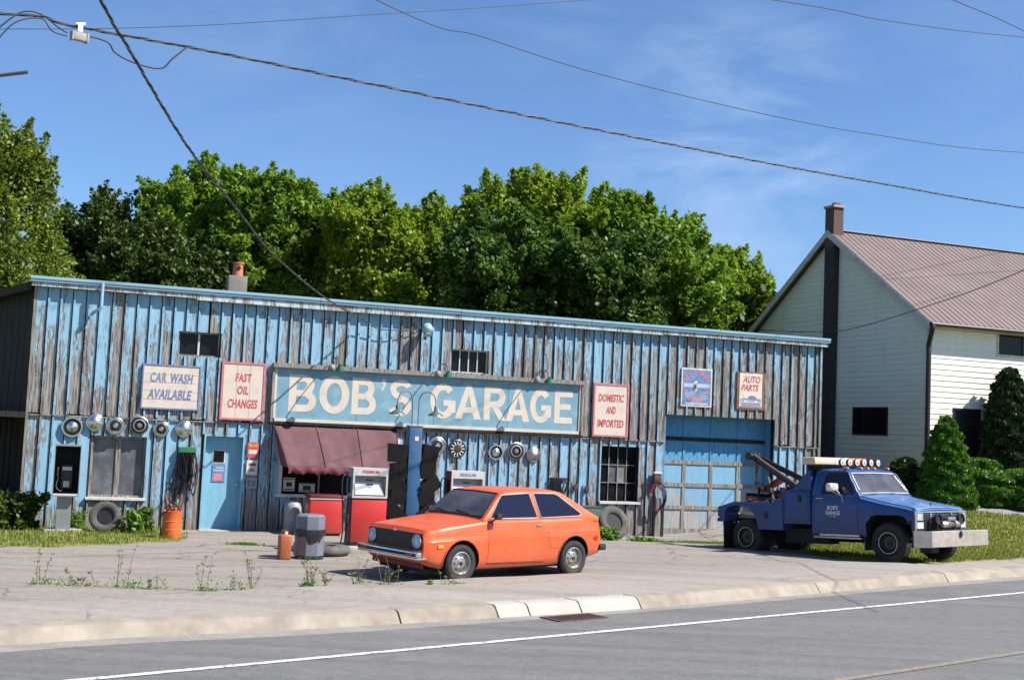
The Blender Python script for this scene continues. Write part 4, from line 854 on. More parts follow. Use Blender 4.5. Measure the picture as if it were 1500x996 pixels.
MB().tube(smoothp([(-.16, .03, 1.3), (-.18, -.02, 1.27), (-.18, -.02, 1.1), (-.16, .03, 1.06)]), .022).build('handset', M['black'], ph, smooth=60); MB().tube(smoothp([(-.17, .0, 1.05), (-.19, -.03, .9), (-.1, -.03, .82), (-.05, .05, .88)]), .007).build('cord', M['cablegrey'], ph)
MB().box(-.24, .23, -.235, -.225, .744, .78).build('shelf_edge', M['trim'], t)
# tyres
def tyre_mesh(name, ro, ri, wd, mat, parent, tread=True):
    h = wd/2; pr = [(ri, -h*.62), (ri+.015, -h*.8), (ri+(ro-ri)*.45, -h), (ro*.94, -h*.94), (ro*.985, -h*.8), (ro, -h*.55), (ro, 0), (ro, h*.55), (ro*.985, h*.8), (ro*.94, h*.94), (ri+(ro-ri)*.45, h), (ri+.015, h*.8), (ri, h*.62), (ri, -h*.62)]
    mb = MB().lathe(pr, 40, axis='y')
    if tread:
        n = 44
        for i in range(n):
            a = 2*PI*i/n
            for sy in (-1, 1):
                T = T3(0, 0, 0, ry=a+sy*.03); mb.box(-ro*.045, ro*.045, sy*h*.05 if sy > 0 else -h*.78, h*.78 if sy > 0 else -h*.05, ro-.006, ro+.008, 0, T)
    return mb.build(name, mat, parent, smooth=40)
t = fthing('old_tyre', 'worn grey tyre leaning on the wall under the left ground-floor window', 'tyre', 1.46, 1.12, gzf(1.46, 1.12)); t.rotation_euler = (-rad(14), 0, TH-.1)
o = tyre_mesh('tyre', .315, .17, .2, M['oldtyre'], t); o.location = (0, 0, .31); MB().lathe([(0, .02), (.175, .0), (.175, .04), (0, .04)], 24, axis='y', T=T3(0, 0, .31)).build('wheel_disc', M['blackmetal'], t, smooth=40)  # black disc added to put depth shade into the tyre hole
t = fthing('old_tyre', 'worn truck tyre leaning over beside the air hose, in front of another tyre', 'tyre', 12.98, 1.35, gzf(12.98, 1.35)+.03); t.rotation_euler = (-rad(28), 0, TH+.18)
o = tyre_mesh('tyre', .40, .215, .23, M['oldtyre'], t); o.location = (0, 0, .38); MB().lathe([(0, -.03), (.07, -.03), (.09, .02), (.22, .01), (.22, .05), (0, .05)], 24, axis='y', T=T3(0, 0, .38)).build('wheel_disc', M['rackblack'], t, smooth=40)
t = fthing('old_tyre', 'dark tyre standing half hidden behind the leaning truck tyre', 'tyre', 12.55, .75, gzf(12.55, .75)); t.rotation_euler = (-rad(10), 0, TH+.5)
o = tyre_mesh('tyre', .37, .2, .22, M['tyre'], t); o.location = (0, 0, .36)
# drum
t = fthing('oil_drum', 'small orange drum pump with two upright pipes and black hose', 'drum', 2.68, 2.5, gzf(2.68, 2.5)-.01)
MB().lathe([(0, 0), (.185, 0), (.19, .02), (.187, .17), (.195, .18), (.187, .19), (.187, .34), (.195, .35), (.187, .36), (.187, .53), (.195, .545), (.18, .55), (.17, .53), (0, .53)], 28).build('barrel', M['orange'], t, smooth=35)
MB().tube([(-.02, 0, .53), (-.02, 0, .62), (-.04, 0, .66), (-.12, 0, .70), (-.15, 0, .85)], .02).build('pipe', M['orangecan'], t, smooth=50); MB().tube([(.11, 0, .53), (.12, 0, .66), (.15, -.02, .78), (.15, -.02, .88)], .022).build('pipe', M['orangecan'], t, smooth=50)
MB().box(-.11, .05, -.06, .06, .53, .60, bev=.02).build('pump_head', M['orangecan'], t, smooth=50)
MB().tube(smoothp([(.1, -.05, .62), (.0, -.15, .66), (-.12, -.18, .56), (-.22, -.1, .45), (-.21, -.06, .1), (-.19, -.02, .02)]), .014).tube(smoothp([(-.14, 0, .6), (-.02, -.1, .72), (.1, -.1, .62), (.16, -.05, .5)]), .012).build('hose', M['rubberhose'], t, smooth=60)
# belts hanging from a green bracket
t = fthing('belt_hanger', 'tangle of black fan belts hanging from a green bracket left of the blue door', 'belt rack', 3.12, .06, 1.68)
MB().box(-.19, .19, -.10, 0, 0, .12, bev=.01).build('bracket', M['green'], t)
for i in range(26):
    x0 = random.uniform(-.17, .17); wd = random.uniform(.03, .10); dp = random.uniform(.35, 1.05); y = random.uniform(-.12, -.03); sx = random.uniform(-.08, .06)-(.22 if i < 3 else 0)
    pts = [(x0-.012, y, .0), (x0-wd+sx*.5, y-.01, -dp*.35+random.uniform(-.05, .05)), (x0-wd*.8+sx, y, -dp*.8), (x0+sx*1.3, y-.01, -dp), (x0+wd*.7+sx, y, -dp*.75), (x0+wd+sx*.4, y-.01, -dp*.3), (x0+.012, y, 0)]
    MB().tube(smoothp(pts, 5), .0095, 6, 0).build('belt', M['rubberhose'], t, smooth=60)
t = fthing('belt_hanger', 'bunch of dark belts and hoses hooked on the wall above the car roof', 'belt rack', 11.95, .06, 1.35)
MB().box(-.22, .22, -.05, 0, .0, .03).build('bracket', M['blackmetal'], t)
for i in range(12):
    x0 = random.uniform(-.2, .2); dp = random.uniform(.3, .8); y = -.05
    MB().tube(smoothp([(x0-.01, y, 0), (x0-.08, y-.01, -dp*.4), (x0, y, -dp), (x0+.09, y-.01, -dp*.4), (x0+.01, y, 0)], 5), .011, 6).build('belt', M['rubberhose'], t, smooth=60)
MB().tube([(-.05, -.05, .03), (-.03, -.05, .16)], .02).build('hook', M['signred'], t)
# green box and junk by the rear of the car
t = fthing('metal_cabinet', 'dark green metal cabinet against the wall behind the orange car', 'cabinet', 12.28, 1.0, gzf(12.28, 1)); MB().box(-.33, .33, -.25, .25, 0, .72, bev=.01).build('body', M['darkgreen'], t, smooth=30); MB().box(-.345, .345, -.26, .26, .72, .75).build('top', M['darkgreen'], t)
t = fthing('hand_jack', 'rusty workshop jack with upright handle leaning on the wall behind the car', 'jack', 12.5, .5, gzf(12.5, .5))
MB().tube([(.1, -.3, .0), (.12, 0, .75), (.13, .2, 1.0)], .03).build('shaft', M['rust'], t, smooth=60); MB().box(.02, .2, -.4, -.2, 0, .18, bev=.02).build('foot', M['rustchain'], t)
for (u, z, h) in ((12.42, .78, .62), (12.72, .78, .55)):
    t = fthing('wall_bracket', 'rusty vertical steel fitting on the boards left of the paned window' if u < 12.6 else 'rusty steel fitting hanging nearest the paned window', 'fitting', u, .06, z); MB().tube([(0, -.04, 0), (0, -.04, h*.6), (.02, -.05, h)], .022).box(-.05, .05, -.07, 0, h*.55, h*.75).build('bar', M['rustchain'], t, smooth=50)
# air hose with meter on post
t = fthing('air_hose', 'coiled red and black air hose hanging below a white-topped meter box', 'air hose', 14.60, .07, .0)
MB().box(-.10, .10, -.14, 0, 1.28, 1.55, bev=.015).build('meter_box', M['rustchain'], t, smooth=30); MB().box(-.115, .115, -.155, 0, 1.552, 1.60, bev=.01).build('cap', M['whitepaint'], t)
for k in range(4):
    r = .24+.02*k; pts = [(r*.8*math.sin(a), -.09-.02*k+.01*math.sin(3*a), .93+(r+.07)*math.cos(a)+.02*k) for a in [i*PI/14 for i in range(28)]]
    MB().tube(pts, .012, 6, closed=True).build('coil', M['redhose' if k % 2 == 0 else 'rubberhose'], t, smooth=60)
MB().tube(smoothp([(.15, -.08, .75), (.0, -.1, .62), (-.05, -.1, .4), (-.3, -.15, .25), (-.5, -.4, .3)]), .011, 6).build('tail', M['rubberhose'], t, smooth=60)
t = fthing('leaning_planks', 'two weathered planks standing upright against the wall left of the big door', 'planks', 14.62, .09, gzf(14.6, .1)); MB().box(-.03, .10, -.05, .0, 0, .95, T=T3(ry=.02)).build('plank', M['graywood'], t); MB().box(.15, .21, -.06, -.01, 0, .8).build('plank', M['darkwood'], t)

# ================================================================= VEHICLE HELPERS
def interp(tab, x):
    xs = sorted(tab); 
    if x <= xs[0]: return tab[xs[0]]
    for a, b in zip(xs, xs[1:]):
        if x <= b: return tab[a]+(tab[b]-tab[a])*(x-a)/(b-a)
    return tab[xs[-1]]
def loft(stations, section, mat, name, parent, smooth=35, cap=True):
    rows = [section(x) for x in stations]; k = len(rows[0]); mb = MB(); vs = []
    full = []
    for x, r in zip(stations, rows): full.append([(x, y, z) for y, z in r]+[(x, -y, z) for y, z in reversed(r) if y > 1e-5])
    K = len(full[0]); vs = [p for r in full for p in r]
    fs = [(i*K+j, i*K+(j+1) % K, (i+1)*K+(j+1) % K, (i+1)*K+j) for i in range(len(full)-1) for j in range(K)]
    if cap: fs += [tuple(range(K)), tuple(range((len(full)-1)*K+K-1, (len(full)-1)*K-1, -1))]
    mb.add(vs, fs); o = mb.build(name, mat, parent); fixnormals(o.data); return o
def cut(o, cutters, inner, smooth=32):
    o.data.materials.append(inner); tmp = []
    for mb in cutters:
        c = mb.build('cutter', [M['void'], inner]); c.data.polygons.foreach_set('material_index', [1]*len(c.data.polygons)); fixnormals(c.data); tmp.append(c)
        md = o.modifiers.new('b', 'BOOLEAN'); md.object = c; md.operation = 'DIFFERENCE'; md.solver = 'EXACT'
    par = o.parent; o.parent = None
    dg = bpy.context.evaluated_depsgraph_get(); dg.update(); me = bpy.data.meshes.new_from_object(o.evaluated_get(dg)); o.modifiers.clear(); o.data = me; o.parent = par
    for c in tmp: bpy.data.objects.remove(c)
    me.polygons.foreach_set('use_smooth', [True]*len(me.polygons)); me.set_sharp_from_angle(angle=rad(smooth))
def ypatch(name, poly, yf, off, mat, parent, sides=(1,), thick=.0):   # poly in (x,z) laid on y = yf(x,z)+off
    o = None
    for sd in sides:
        mb = MB(); pts = [(x, sd*(yf(x, z)+off), z) for x, z in poly]; A, B, C = (Vector(p) for p in pts[:3]); nrm = (B-A).cross(C-A).y*sd
        mb.add(pts, [tuple(range(len(pts))) if nrm > 0 else tuple(reversed(range(len(pts))))]); o = mb.build(name, mat, parent)
    return o
def yline(name, pts, yf, off, r, mat, parent, sides=(1,), closed=False, n=6):
    for sd in sides: MB().tube([(x, sd*(yf(x, z)+off), z) for x, z in pts], r, n, closed=closed).build(name, mat, parent, smooth=60)
def wheel(parent, x, y, ro, ri, wd, side, rimm, style, loc_z=None):
    w = bpy.data.objects.new('wheel', None); COL.objects.link(w); w.parent = parent; w.location = (x, y, ro if loc_z is None else loc_z); w.empty_display_size = .1
    if side < 0: w.rotation_euler = (0, 0, PI)      # outer face always +y local
    tyre_mesh('tyre', ro, ri, wd, M['tyre'], w); h = wd/2
    mb = MB().lathe([(ri+.012, -h*.55), (ri+.012, -h*.85), (ri-.004, -h*.9), (ri-.01, -h*.55), (ri*.86, -h*.35), (ri*.74, -h*.35), (ri*.58, -h*.62), (ri*.34, -h*.62), (ri*.30, -h*.75), (.0, -h*.78)], 32, axis='y')   # lathe axis y uses -h -> +y
    mb.build('rim', M[rimm], w, smooth=40)
    mb = MB(); k = 8 if style == 'car' else 5
    for i in range(k):
        a = 2*PI*i/k; rr = ri*.66; mb.lathe([(0, 0), (ri*.085, 0), (ri*.085, -.004), (0, -.004)], 10, T=T3(rr*math.cos(a), h*.50+.004, rr*math.sin(a), rx=PI/2))
    mb.lathe([(0, 0), (ri*.16, 0), (ri*.16, -.01), (0, -.01)], 12, T=T3(0, h*.79, 0, rx=PI/2)); mb.build('vent_holes', M['under'], w)
    MB().lathe([(0, -wd*.1), (ri*.95, -wd*.1), (ri*.95, wd*.3), (0, wd*.3)], 20, axis='y').build('brake_drum', M['under'], w); return w

# ================================================================= ORANGE CAR
hd = rad(-138.97); mid = Vector((.255, 19.19)); hx = Vector((math.cos(hd), math.sin(hd))); hl = Vector((-hx.y, hx.x)); o2 = mid-hl*.745
cz = .195
car = thing('parked_car', 'small orange three-door hatchback parked nose left in front of the garage', 'car', (o2.x, o2.y, cz), hd)
topT = {1.83: .70, 1.78: .755, 1.5: .80, 1.1: .845, .74: .885, .0: .895, -1.0: .91, -1.45: .925, -1.70: .915, -1.78: .84, -1.82: .70}
botT = {1.83: .30, 1.7: .24, 1.4: .19, .8: .175, -.8: .185, -1.3: .25, -1.82: .33}
wT = {1.83: .715, 1.74: .755, 1.5: .775, 1.1: .785, -1.2: .785, -1.55: .765, -1.75: .735, -1.82: .70}
crT = {1.83: .01, 1.6: .035, .8: .045, .6: .0, -1.82: 0.0}
vpro = [(0, .90), (.06, .945), (.18, .975), (.35, .992), (.55, 1.0), (.68, 1.0), (.70, .990), (.82, .978), (.92, .962), (.98, .945), (1.0, .925)]
def cp(v):
    for (a, p), (b, q) in zip(vpro, vpro[1:]):
        if v <= b: return p+(q-p)*(v-a)/(b-a)
    return vpro[-1][1]
def cy(x, z): b, t = interp(botT, x), interp(topT, x); return interp(wT, x)*cp(min(1, max(0, (z-b)/(t-b))))
def csec(x):
    b, t, w, c = interp(botT, x), interp(topT, x), interp(wT, x), interp(crT, x)
    # a real crease at z=.68 all along
    zz = [b+(t-b)*v for v, _ in vpro]
    r = [(0, b), (w*.6, b)]+[(w*p, z) for (v, p), z in zip(vpro, zz)]+[(w*.86, t+.012), (w*.66, t+.012+c*.55), (w*.35, t+.012+c*.85), (0, t+.012+c)]; return r
sts = [1.83, 1.815, 1.78, 1.70, 1.6, 1.45, 1.3, 1.143, 1.0, .85, .74, .6, .3, 0, -.3, -.6, -.85, -1.0, -1.143, -1.3, -1.45, -1.6, -1.70, -1.78, -1.82]
body = loft(sts, csec, M['carorange'], 'body', car)
def cyl(x, r, y0, y1, z): return MB().lathe([(0, -y0), (r, -y0), (r, -y1), (0, -y1)], 36, axis='y', T=T3(x, 0, z))
cut(body, [cyl(1.16, .335, .50, 1.2, .285), cyl(1.16, .335, -1.2, -.50, .285), cyl(-1.16, .335, .50, 1.2, .30), cyl(-1.16, .335, -1.2, -.50, .30), MB().box(-1.0, 1.0, -.6, .6, -.2, .19)], M['under'])
# greenhouse
gT = {.74: .90, .40: 1.215, .30: 1.285, .22: 1.318, .0: 1.335, -.4: 1.345, -.85: 1.338, -.98: 1.315, -1.06: 1.28, -1.72: .925}
def gy(x, z): return .738-.148*max(0, z-.9)/.42
def gsec(x):
    t = interp(gT, x); r = min(.045, max(.002, (t-.9)*.5)); y = gy(x, t-r)
    return [(0, .86), (gy(x, .9), .86)]+[(gy(x, .9+(t-r-.9)*k), .9+(t-r-.9)*k) for k in (0, .5, 1)]+[(y-r*.35, t-r*.3), (y-r*1.1, t), (y*.6, t+.012), (0, t+.018)]
loft([.74, .6, .5, .40, .30, .22, .1, -.1, -.4, -.65, -.85, -.98, -1.06, -1.25, -1.5, -1.72], gsec, M['carorange'], 'roof', car).data.set_sharp_from_angle(angle=rad(35))
rf = [o for o in car.children if o.name.startswith('roof')][0]; rf.data.polygons.foreach_set('use_smooth', [True]*len(rf.data.polygons)); rf.data.set_sharp_from_angle(angle=rad(38))
# windscreen patch on the sloping front
def ws(a, b):   # a across -1..1, b up 0..1
    x = .70-(.70-.305)*b; t = interp(gT, x); yy = (gy(x, t-.03)-.07)*a; return (x+.006*(1), yy, t+.018-.012*abs(a)+.006)
mb = MB(); n = 12; vs = [ws(-1+2*i/n, j/8*.93+.03) for j in range(9) for i in range(n+1)]; mb.add(vs, [(j*(n+1)+i, (j+1)*(n+1)+i, (j+1)*(n+1)+i+1, j*(n+1)+i+1) for j in range(8) for i in range(n)])
o = mb.build('windscreen', M['windscreen'], car, smooth=60); fixnormals(o.data)
ed = [ws(-1, k/8) for k in range(9)]+[ws(-1+2*k/8, 1) for k in range(1, 9)]+[ws(1, 1-k/8) for k in range(1, 9)]+[ws(1-2*k/8, 0) for k in range(1, 8)]
MB().tube(ed, .012, 6, closed=True).build('windscreen_seal', M['black'], car, smooth=60)
for y0, y1 in ((.45, -.02), (-.12, -.55)): MB().tube([(.735, y0, .925), (.70, y0-.1, .965), (.66, y1, 1.01)], .007).build('wiper', M['black'], car)
MB().box(.44, .46, -.12, .04, 1.13, 1.17).build('inside_mirror', M['black'], car)
# side glass with bright surround
doorw = [(.60, .925), (.375, 1.20), (.30, 1.275), (-.27, 1.30), (-.36, .925)]
quart = [(-.44, .925), (-.365, 1.30), (-.82, 1.295), (-.89, 1.27), (-1.33, .985), (-1.30, .945)]
for poly in (doorw, quart):
    ypatch('side_window', poly, gy, .004, M['carglass'], car, (1, -1)); yline('window_trim', poly, gy, .006, .0095, M['trim'], car, (1, -1), closed=True)
yline('vent_window_bar', [(.33, .93), (.33, 1.235)], gy, .008, .006, M['black'], car, (1, -1))
# doors: outline gaps, crease line, handle, mirror
door = [(.67, .885), (.665, .25), (-.50, .24), (-.58, .62), (-.58, .70), (-.45, .895)]
for sd in (1, -1):
    mb = MB(); g = [(x, z) for x in np.linspace(-.545, .655, 13) for z in (0,)]
    zs_ = np.linspace(.265, .872, 9); xs_ = [(lambda z: (.655, -.50-.06*min(1, max(0, (z-.24)/.4))+.09*max(0, (z-.72)/.17)))(z) for z in zs_]
    vs = [(x0+(x1-x0)*i/10, sd*(cy(x0+(x1-x0)*i/10, z)+.005), z) for z, (x0, x1) in zip(zs_, xs_) for i in range(11)]
    fs = [(j*11+i, (j+1)*11+i, (j+1)*11+i+1, j*11+i+1) for j in range(8) for i in range(10)]; mb.add(vs, fs if sd > 0 else [tuple(reversed(f)) for f in fs]); d = mb.build('door', M['carorange'], car, smooth=40)
    MB().box(-.44, -.32, sd*.772-.008, sd*.772+.012, .80, .825, bev=.006).build('handle', M['chrome'], d)
    MB().tube([(x, sd*(cy(x, z)+.002), z) for x, z in door], .0045, 5).build('gap', M['under'], d)
yline('waist_crease', [(x, .688) for x in np.linspace(1.62, -1.72, 24)], cy, -.001, .0035, M['carunder'], car, (1, -1))
yline('shut_line', [(1.5, .795), (1.1, .838), (.74, .878)], cy, .001, .003, M['carunder'], car, (1, -1))
yline('fuel_flap', [(-.62, .62), (-.62, .45), (-.80, .45), (-.80, .62)], cy, .001, .003, M['carunder'], car, (1,), closed=True)
for sd in (1, -1):
    yy = sd*.80; mb = MB(); mb.tube([(.62, sd*.76, .86), (.58, yy+sd*.03, .93)], .012); mb.build('mirror_stem', M['black'], car)
    MB().box(.50, .60, yy-.02+sd*.03, yy+.10*1 if sd > 0 else yy+.02-.03, .92, 1.01, bev=.012).build('door_mirror', M['black'], car, smooth=40)
    MB().box(1.52, 1.62, sd*cy(1.57, .54)-.012, sd*cy(1.57, .54)+.012, .51, .56, bev=.004).build('marker_lamp', M['amber'], car)
    MB().box(-1.71, -1.60, sd*cy(-1.65, .59)-.012, sd*cy(-1.65, .59)+.012, .56, .62, bev=.004).build('marker_lamp', M['redlens'], car)
    pts = [(1.16+.343*math.cos(a), .285+.343*math.sin(a)) for a in [rad(-8+k*196/18) for k in range(19)]]
    MB().tube([(x, sd*(cy(x, z)+.002), z) for x, z in pts], .012, 6).build('wheel_arch_lip', M['carorange'], car, smooth=60)
    pts = [(-1.16+.343*math.cos(a), .30+.343*math.sin(a)) for a in [rad(-5+k*190/18) for k in range(19)]]
    MB().tube([(x, sd*(cy(x, z)+.002), z) for x, z in pts], .012, 6).build('wheel_arch_lip', M['rust' if sd > 0 else 'carorange'], car, smooth=60)
# nose: grille, lamps, bumper
MB().box(1.80, 1.842, -.68, .68, .475, .715, bev=.01).build('grille_surround', M['grille'], car)
mb = MB()
for k in range(8): mb.box(1.840, 1.848, -.46, .46, .495+k*.026, .505+k*.026)
mb.build('grille_slats', M['blackmetal'], car)
for sd in (1, -1): MB().lathe([(.10, 0), (.105, .02), (.095, .025), (.085, .012), (.05, .03), (0, .036)], 24, T=T3(1.842, sd*.565, .60, ry=PI/2)).build('headlight', M['headlamp'], car, smooth=50)
MB().lathe([(0, 0), (.03, .0), (.025, .008), (0, .01)], 14, T=T3(1.845, 0, .722, ry=PI/2, s=(.6, 1.4, 1))).build('nose_badge', M['headlamp'], car)
MB().box(1.80, 1.98, -.76, .76, .35, .375, bev=.01).box(1.90, 1.985, -.77, .77, .375, .465, bev=.02).build('bumper', M['chrome'], car, smooth=40)
MB().box(1.984, 1.992, -.73, .73, .395, .44).build('bumper_strip', M['black'], car)
for sd in (1, -1): MB().box(1.97, 1.996, sd*.58-.08, sd*.58+.08, .39, .43).build('turn_signal', M['redlens'], car)
MB().box(1.74, 1.80, -.62, .62, .20, .345, bev=.02).build('front_valance', M['carunder'], car)
MB().box(-1.93, -1.78, -.74, .74, .38, .48, bev=.02).build('rear_bumper', M['black'], car, smooth=40)
for sd in (1, -1):
    wheel(car, 1.16, sd*.70, .275, .165, .155, sd, 'dullchrome', 'car'); wheel(car, -1.16, sd*.70, .275, .165, .155, sd, 'dullchrome', 'car')
MB().box(-1.6, 1.7, -.55, .55, .14, .2).build('underbody', M['under'], car)

# ================================================================= TOW TRUCK
A = Vector((7.578, 24.3)); B = Vector((5.380, 26.9)); hx = (A-B).normalized(); hd = math.atan2(hx.y, hx.x); hl = Vector((-hx.y, hx.x)); o2 = (A+B)/2+hl*.97
tk = thing('tow_truck', "dark blue tow truck with BOB'S GARAGE on its door parked by the big garage door", 'tow truck', (o2.x, o2.y, .115), hd)
tk.rotation_euler = (0, -rad(3.3), hd)
WR = .385
topT = {2.26: 1.02, 2.20: 1.045, 2.0: 1.085, 1.5: 1.165, 1.08: 1.255, 1.0: 1.28, -.10: 1.30}
botT = {2.26: .62, 2.1: .56, 1.2: .50, -.10: .47}
wT = {2.26: .94, 2.1: .965, 1.6: .985, 0: .985, -.1: .98}
vpro = [(0, .955), (.05, .97), (.2, .985), (.5, .99), (.60, .998), (.66, 1.0), (.70, .992), (.90, .985), (.97, .97), (1.0, .95)]
def ty(x, z): b, t = interp(botT, x), interp(topT, x); return interp(wT, x)*cp(min(1, max(0, (z-b)/(t-b))))
def tsec(x):
    b, t, w = interp(botT, x), interp(topT, x), interp(wT, x); c = .03 if x > 1.0 else 0
    return [(0, b), (w*.6, b)]+[(w*p, b+(t-b)*v) for v, p in vpro]+[(w*.90, t+.008), (w*.84, t-.004 if x > 1 else t), (w*.74, t+.012+c*.3), (w*.3, t+.02+c), (0, t+.02+c)]
body = loft([2.26, 2.24, 2.15, 2.0, 1.8, 1.6, 1.4, 1.2, 1.08, 1.0, .6, .2, -.08, -.10], tsec, M['truckblue'], 'body', tk)
def arch(x, y0, y1, r, hgt):
    pts = [(x-r, .0), (x+r, .0), (x+r, hgt-.18), (x+r-.14, hgt-.03), (x+r-.26, hgt), (x-r+.26, hgt), (x-r+.14, hgt-.03), (x-r, hgt-.18)]; return MB().prism(pts, y0, y1)
cut(body, [arch(1.69, .45, 1.3, .50, .93), arch(1.69, -1.3, -.45, .50, .93)], M['under'], 30)
# paler top of the hood
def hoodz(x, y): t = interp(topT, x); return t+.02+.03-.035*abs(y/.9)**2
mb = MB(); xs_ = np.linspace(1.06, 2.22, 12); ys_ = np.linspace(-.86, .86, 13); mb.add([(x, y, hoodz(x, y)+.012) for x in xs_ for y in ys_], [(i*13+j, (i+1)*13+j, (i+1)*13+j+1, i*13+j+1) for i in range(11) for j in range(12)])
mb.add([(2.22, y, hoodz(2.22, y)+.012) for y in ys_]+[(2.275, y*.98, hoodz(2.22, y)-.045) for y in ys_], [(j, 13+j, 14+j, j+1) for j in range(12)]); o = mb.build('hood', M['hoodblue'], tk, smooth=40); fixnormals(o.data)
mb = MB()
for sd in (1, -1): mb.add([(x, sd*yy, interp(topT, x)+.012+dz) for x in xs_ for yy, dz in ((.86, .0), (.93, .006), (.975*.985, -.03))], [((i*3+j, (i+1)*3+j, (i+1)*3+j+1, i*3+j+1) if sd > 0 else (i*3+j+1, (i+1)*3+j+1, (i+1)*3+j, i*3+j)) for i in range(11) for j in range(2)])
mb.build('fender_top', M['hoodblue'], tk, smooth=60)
MB().lathe([(0, 0), (.012, 0), (.012, .04), (.02, .05), (0, .06)], 10, T=T3(2.12, -.1, hoodz(2.12, .1)+.01)).build('hood_ornament', M['blackmetal'], tk)
# cab
gT2 = {1.05: 1.30, .80: 1.64, .72: 1.77, .66: 1.815, .55: 1.835, .1: 1.845, -.03: 1.83, -.08: 1.78, -.10: 1.6}
def gy(x, z): return .95-.135*max(0, z-1.3)/.5
def tg(x):
    t = interp(gT2, x); r = min(.05, max(.003, (t-1.28)*.4)); y = gy(x, t-r)
    return [(0, 1.26), (gy(x, 1.3), 1.26)]+[(gy(x, 1.3+(t-r-1.3)*k), 1.3+(t-r-1.3)*k) for k in (0, .5, 1)]+[(y-r*.3, t-r*.3), (y-r, t), (y*.6, t+.014), (0, t+.018)]
rf = loft([1.05, .95, .88, .80, .72, .66, .55, .3, .1, -.03, -.08, -.10], tg, M['truckblue'], 'cab_roof', tk); rf.data.polygons.foreach_set('use_smooth', [True]*len(rf.data.polygons)); rf.data.set_sharp_from_angle(angle=rad(36))
def ws2(a, b):
    x = 1.02-(1.02-.735)*b; t = interp(gT2, x); return (x+.008, (gy(x, t)-.075)*a, t+.016-.012*abs(a)+.006)
mb = MB(); n = 12; mb.add([ws2(-1+2*i/n, j/8*.92+.04) for j in range(9) for i in range(n+1)], [(j*(n+1)+i, (j+1)*(n+1)+i, (j+1)*(n+1)+i+1, j*(n+1)+i+1) for j in range(8) for i in range(n)])
o = mb.build('windscreen', M['windscreen'], tk, smooth=60); fixnormals(o.data)
ed = [ws2(-1, k/8) for k in range(9)]+[ws2(-1+2*k/8, 1) for k in range(1, 9)]+[ws2(1, 1-k/8) for k in range(1, 9)]+[ws2(1-2*k/8, 0) for k in range(1, 8)]
MB().tube(ed, .013, 6, closed=True).build('windscreen_seal', M['trim'], tk, smooth=60)
for y0, y1 in ((-.55, -.05), (.1, .6)): MB().tube([(1.07, y0, 1.315), (1.03, (y0+y1)/2, 1.36), (1.01, y1, 1.375)], .008).build('wiper', M['black'], tk)
win = [(.90, 1.335), (.74, 1.70), (.69, 1.745), (.27, 1.745), (.20, 1.70), (.13, 1.335)]
ypatch('side_window', win, gy, .004, M['carglass'], tk, (1, -1)); yline('window_trim', win, gy, .005, .012, M['black'], tk, (1, -1), closed=True)
yline('drip_rail', [(.98, 1.38), (.76, 1.75), (.66, 1.80), (.1, 1.81), (-.02, 1.76), (-.06, 1.3)], gy, .004, .012, M['hoodblue'], tk, (1, -1))
dl = [(1.02, 1.27), (1.02, .70), (.93, .52), (-.02, .50), (-.02, 1.29)]
for sd in (1, -1):
    mb = MB(); zs_ = np.linspace(.53, 1.275, 9); vs = [(x, sd*(ty(x, z)+.006), z) for z in zs_ for x in np.linspace(.0, 1.005 if 1 else 0, 9)]
    fs = [(j*9+i, (j+1)*9+i, (j+1)*9+i+1, j*9+i+1) for j in range(8) for i in range(8)]; mb.add(vs, fs if sd > 0 else [tuple(reversed(f)) for f in fs]); d = mb.build('door', M['truckblue'], tk, smooth=40); fixnormals(d.data)
    MB().tube([(x, sd*(ty(x, z)+.002), z) for x, z in dl], .006, 5).build('gap', M['under'], d)
    MB().box(.02, .20, sd*.99-.012, sd*.99+.015, 1.225, 1.25, bev=.006).build('handle', M['dullchrome'], d)
    m_ = MB().box(.46, .60, (.99 if sd > 0 else -1.28), (1.28 if sd > 0 else -.99), 1.38, 1.55, bev=.05).build('door_mirror', M['trim'], tk, smooth=60)
    MB().tube([(.58, sd*1.05, 1.40), (.66, sd*1.0, 1.30), (.68, sd*.985, 1.17)], .012).tube([(.5, sd*1.1, 1.38), (.66, sd*1.0, 1.30)], .012).build('bracket', M['dullchrome'], m_)
    MB().box(2.10, 2.2, sd*ty(2.15, .8)-.01, sd*ty(2.15, .8)+.008, .77, .83).build('marker_lamp', M['black'], tk)
mb = MB(); yo = -1*(ty(.4, 1.0)+.0075); add_text(mb, "BOB'S", .30, 1.01, .26, .085, yo, 0, .03); add_text(mb, 'GARAGE', .255, .905, .35, .085, yo, 0, .03); add_text(mb, 'EST 1980', .36, .865, .15, .022, yo, 0, .02)
mb.build('door_lettering', M['lettering'], tk)
MB().box(-.02, 1.12, -1.04, -.93, .43, .47, bev=.012).box(.1, 1.05, -.99, -.94, .48, .52).build('running_board', M['dullchrome'], tk, smooth=40); MB().box(-.02, 1.12, .93, 1.04, .43, .47, bev=.012).build('running_board', M['dullchrome'], tk)
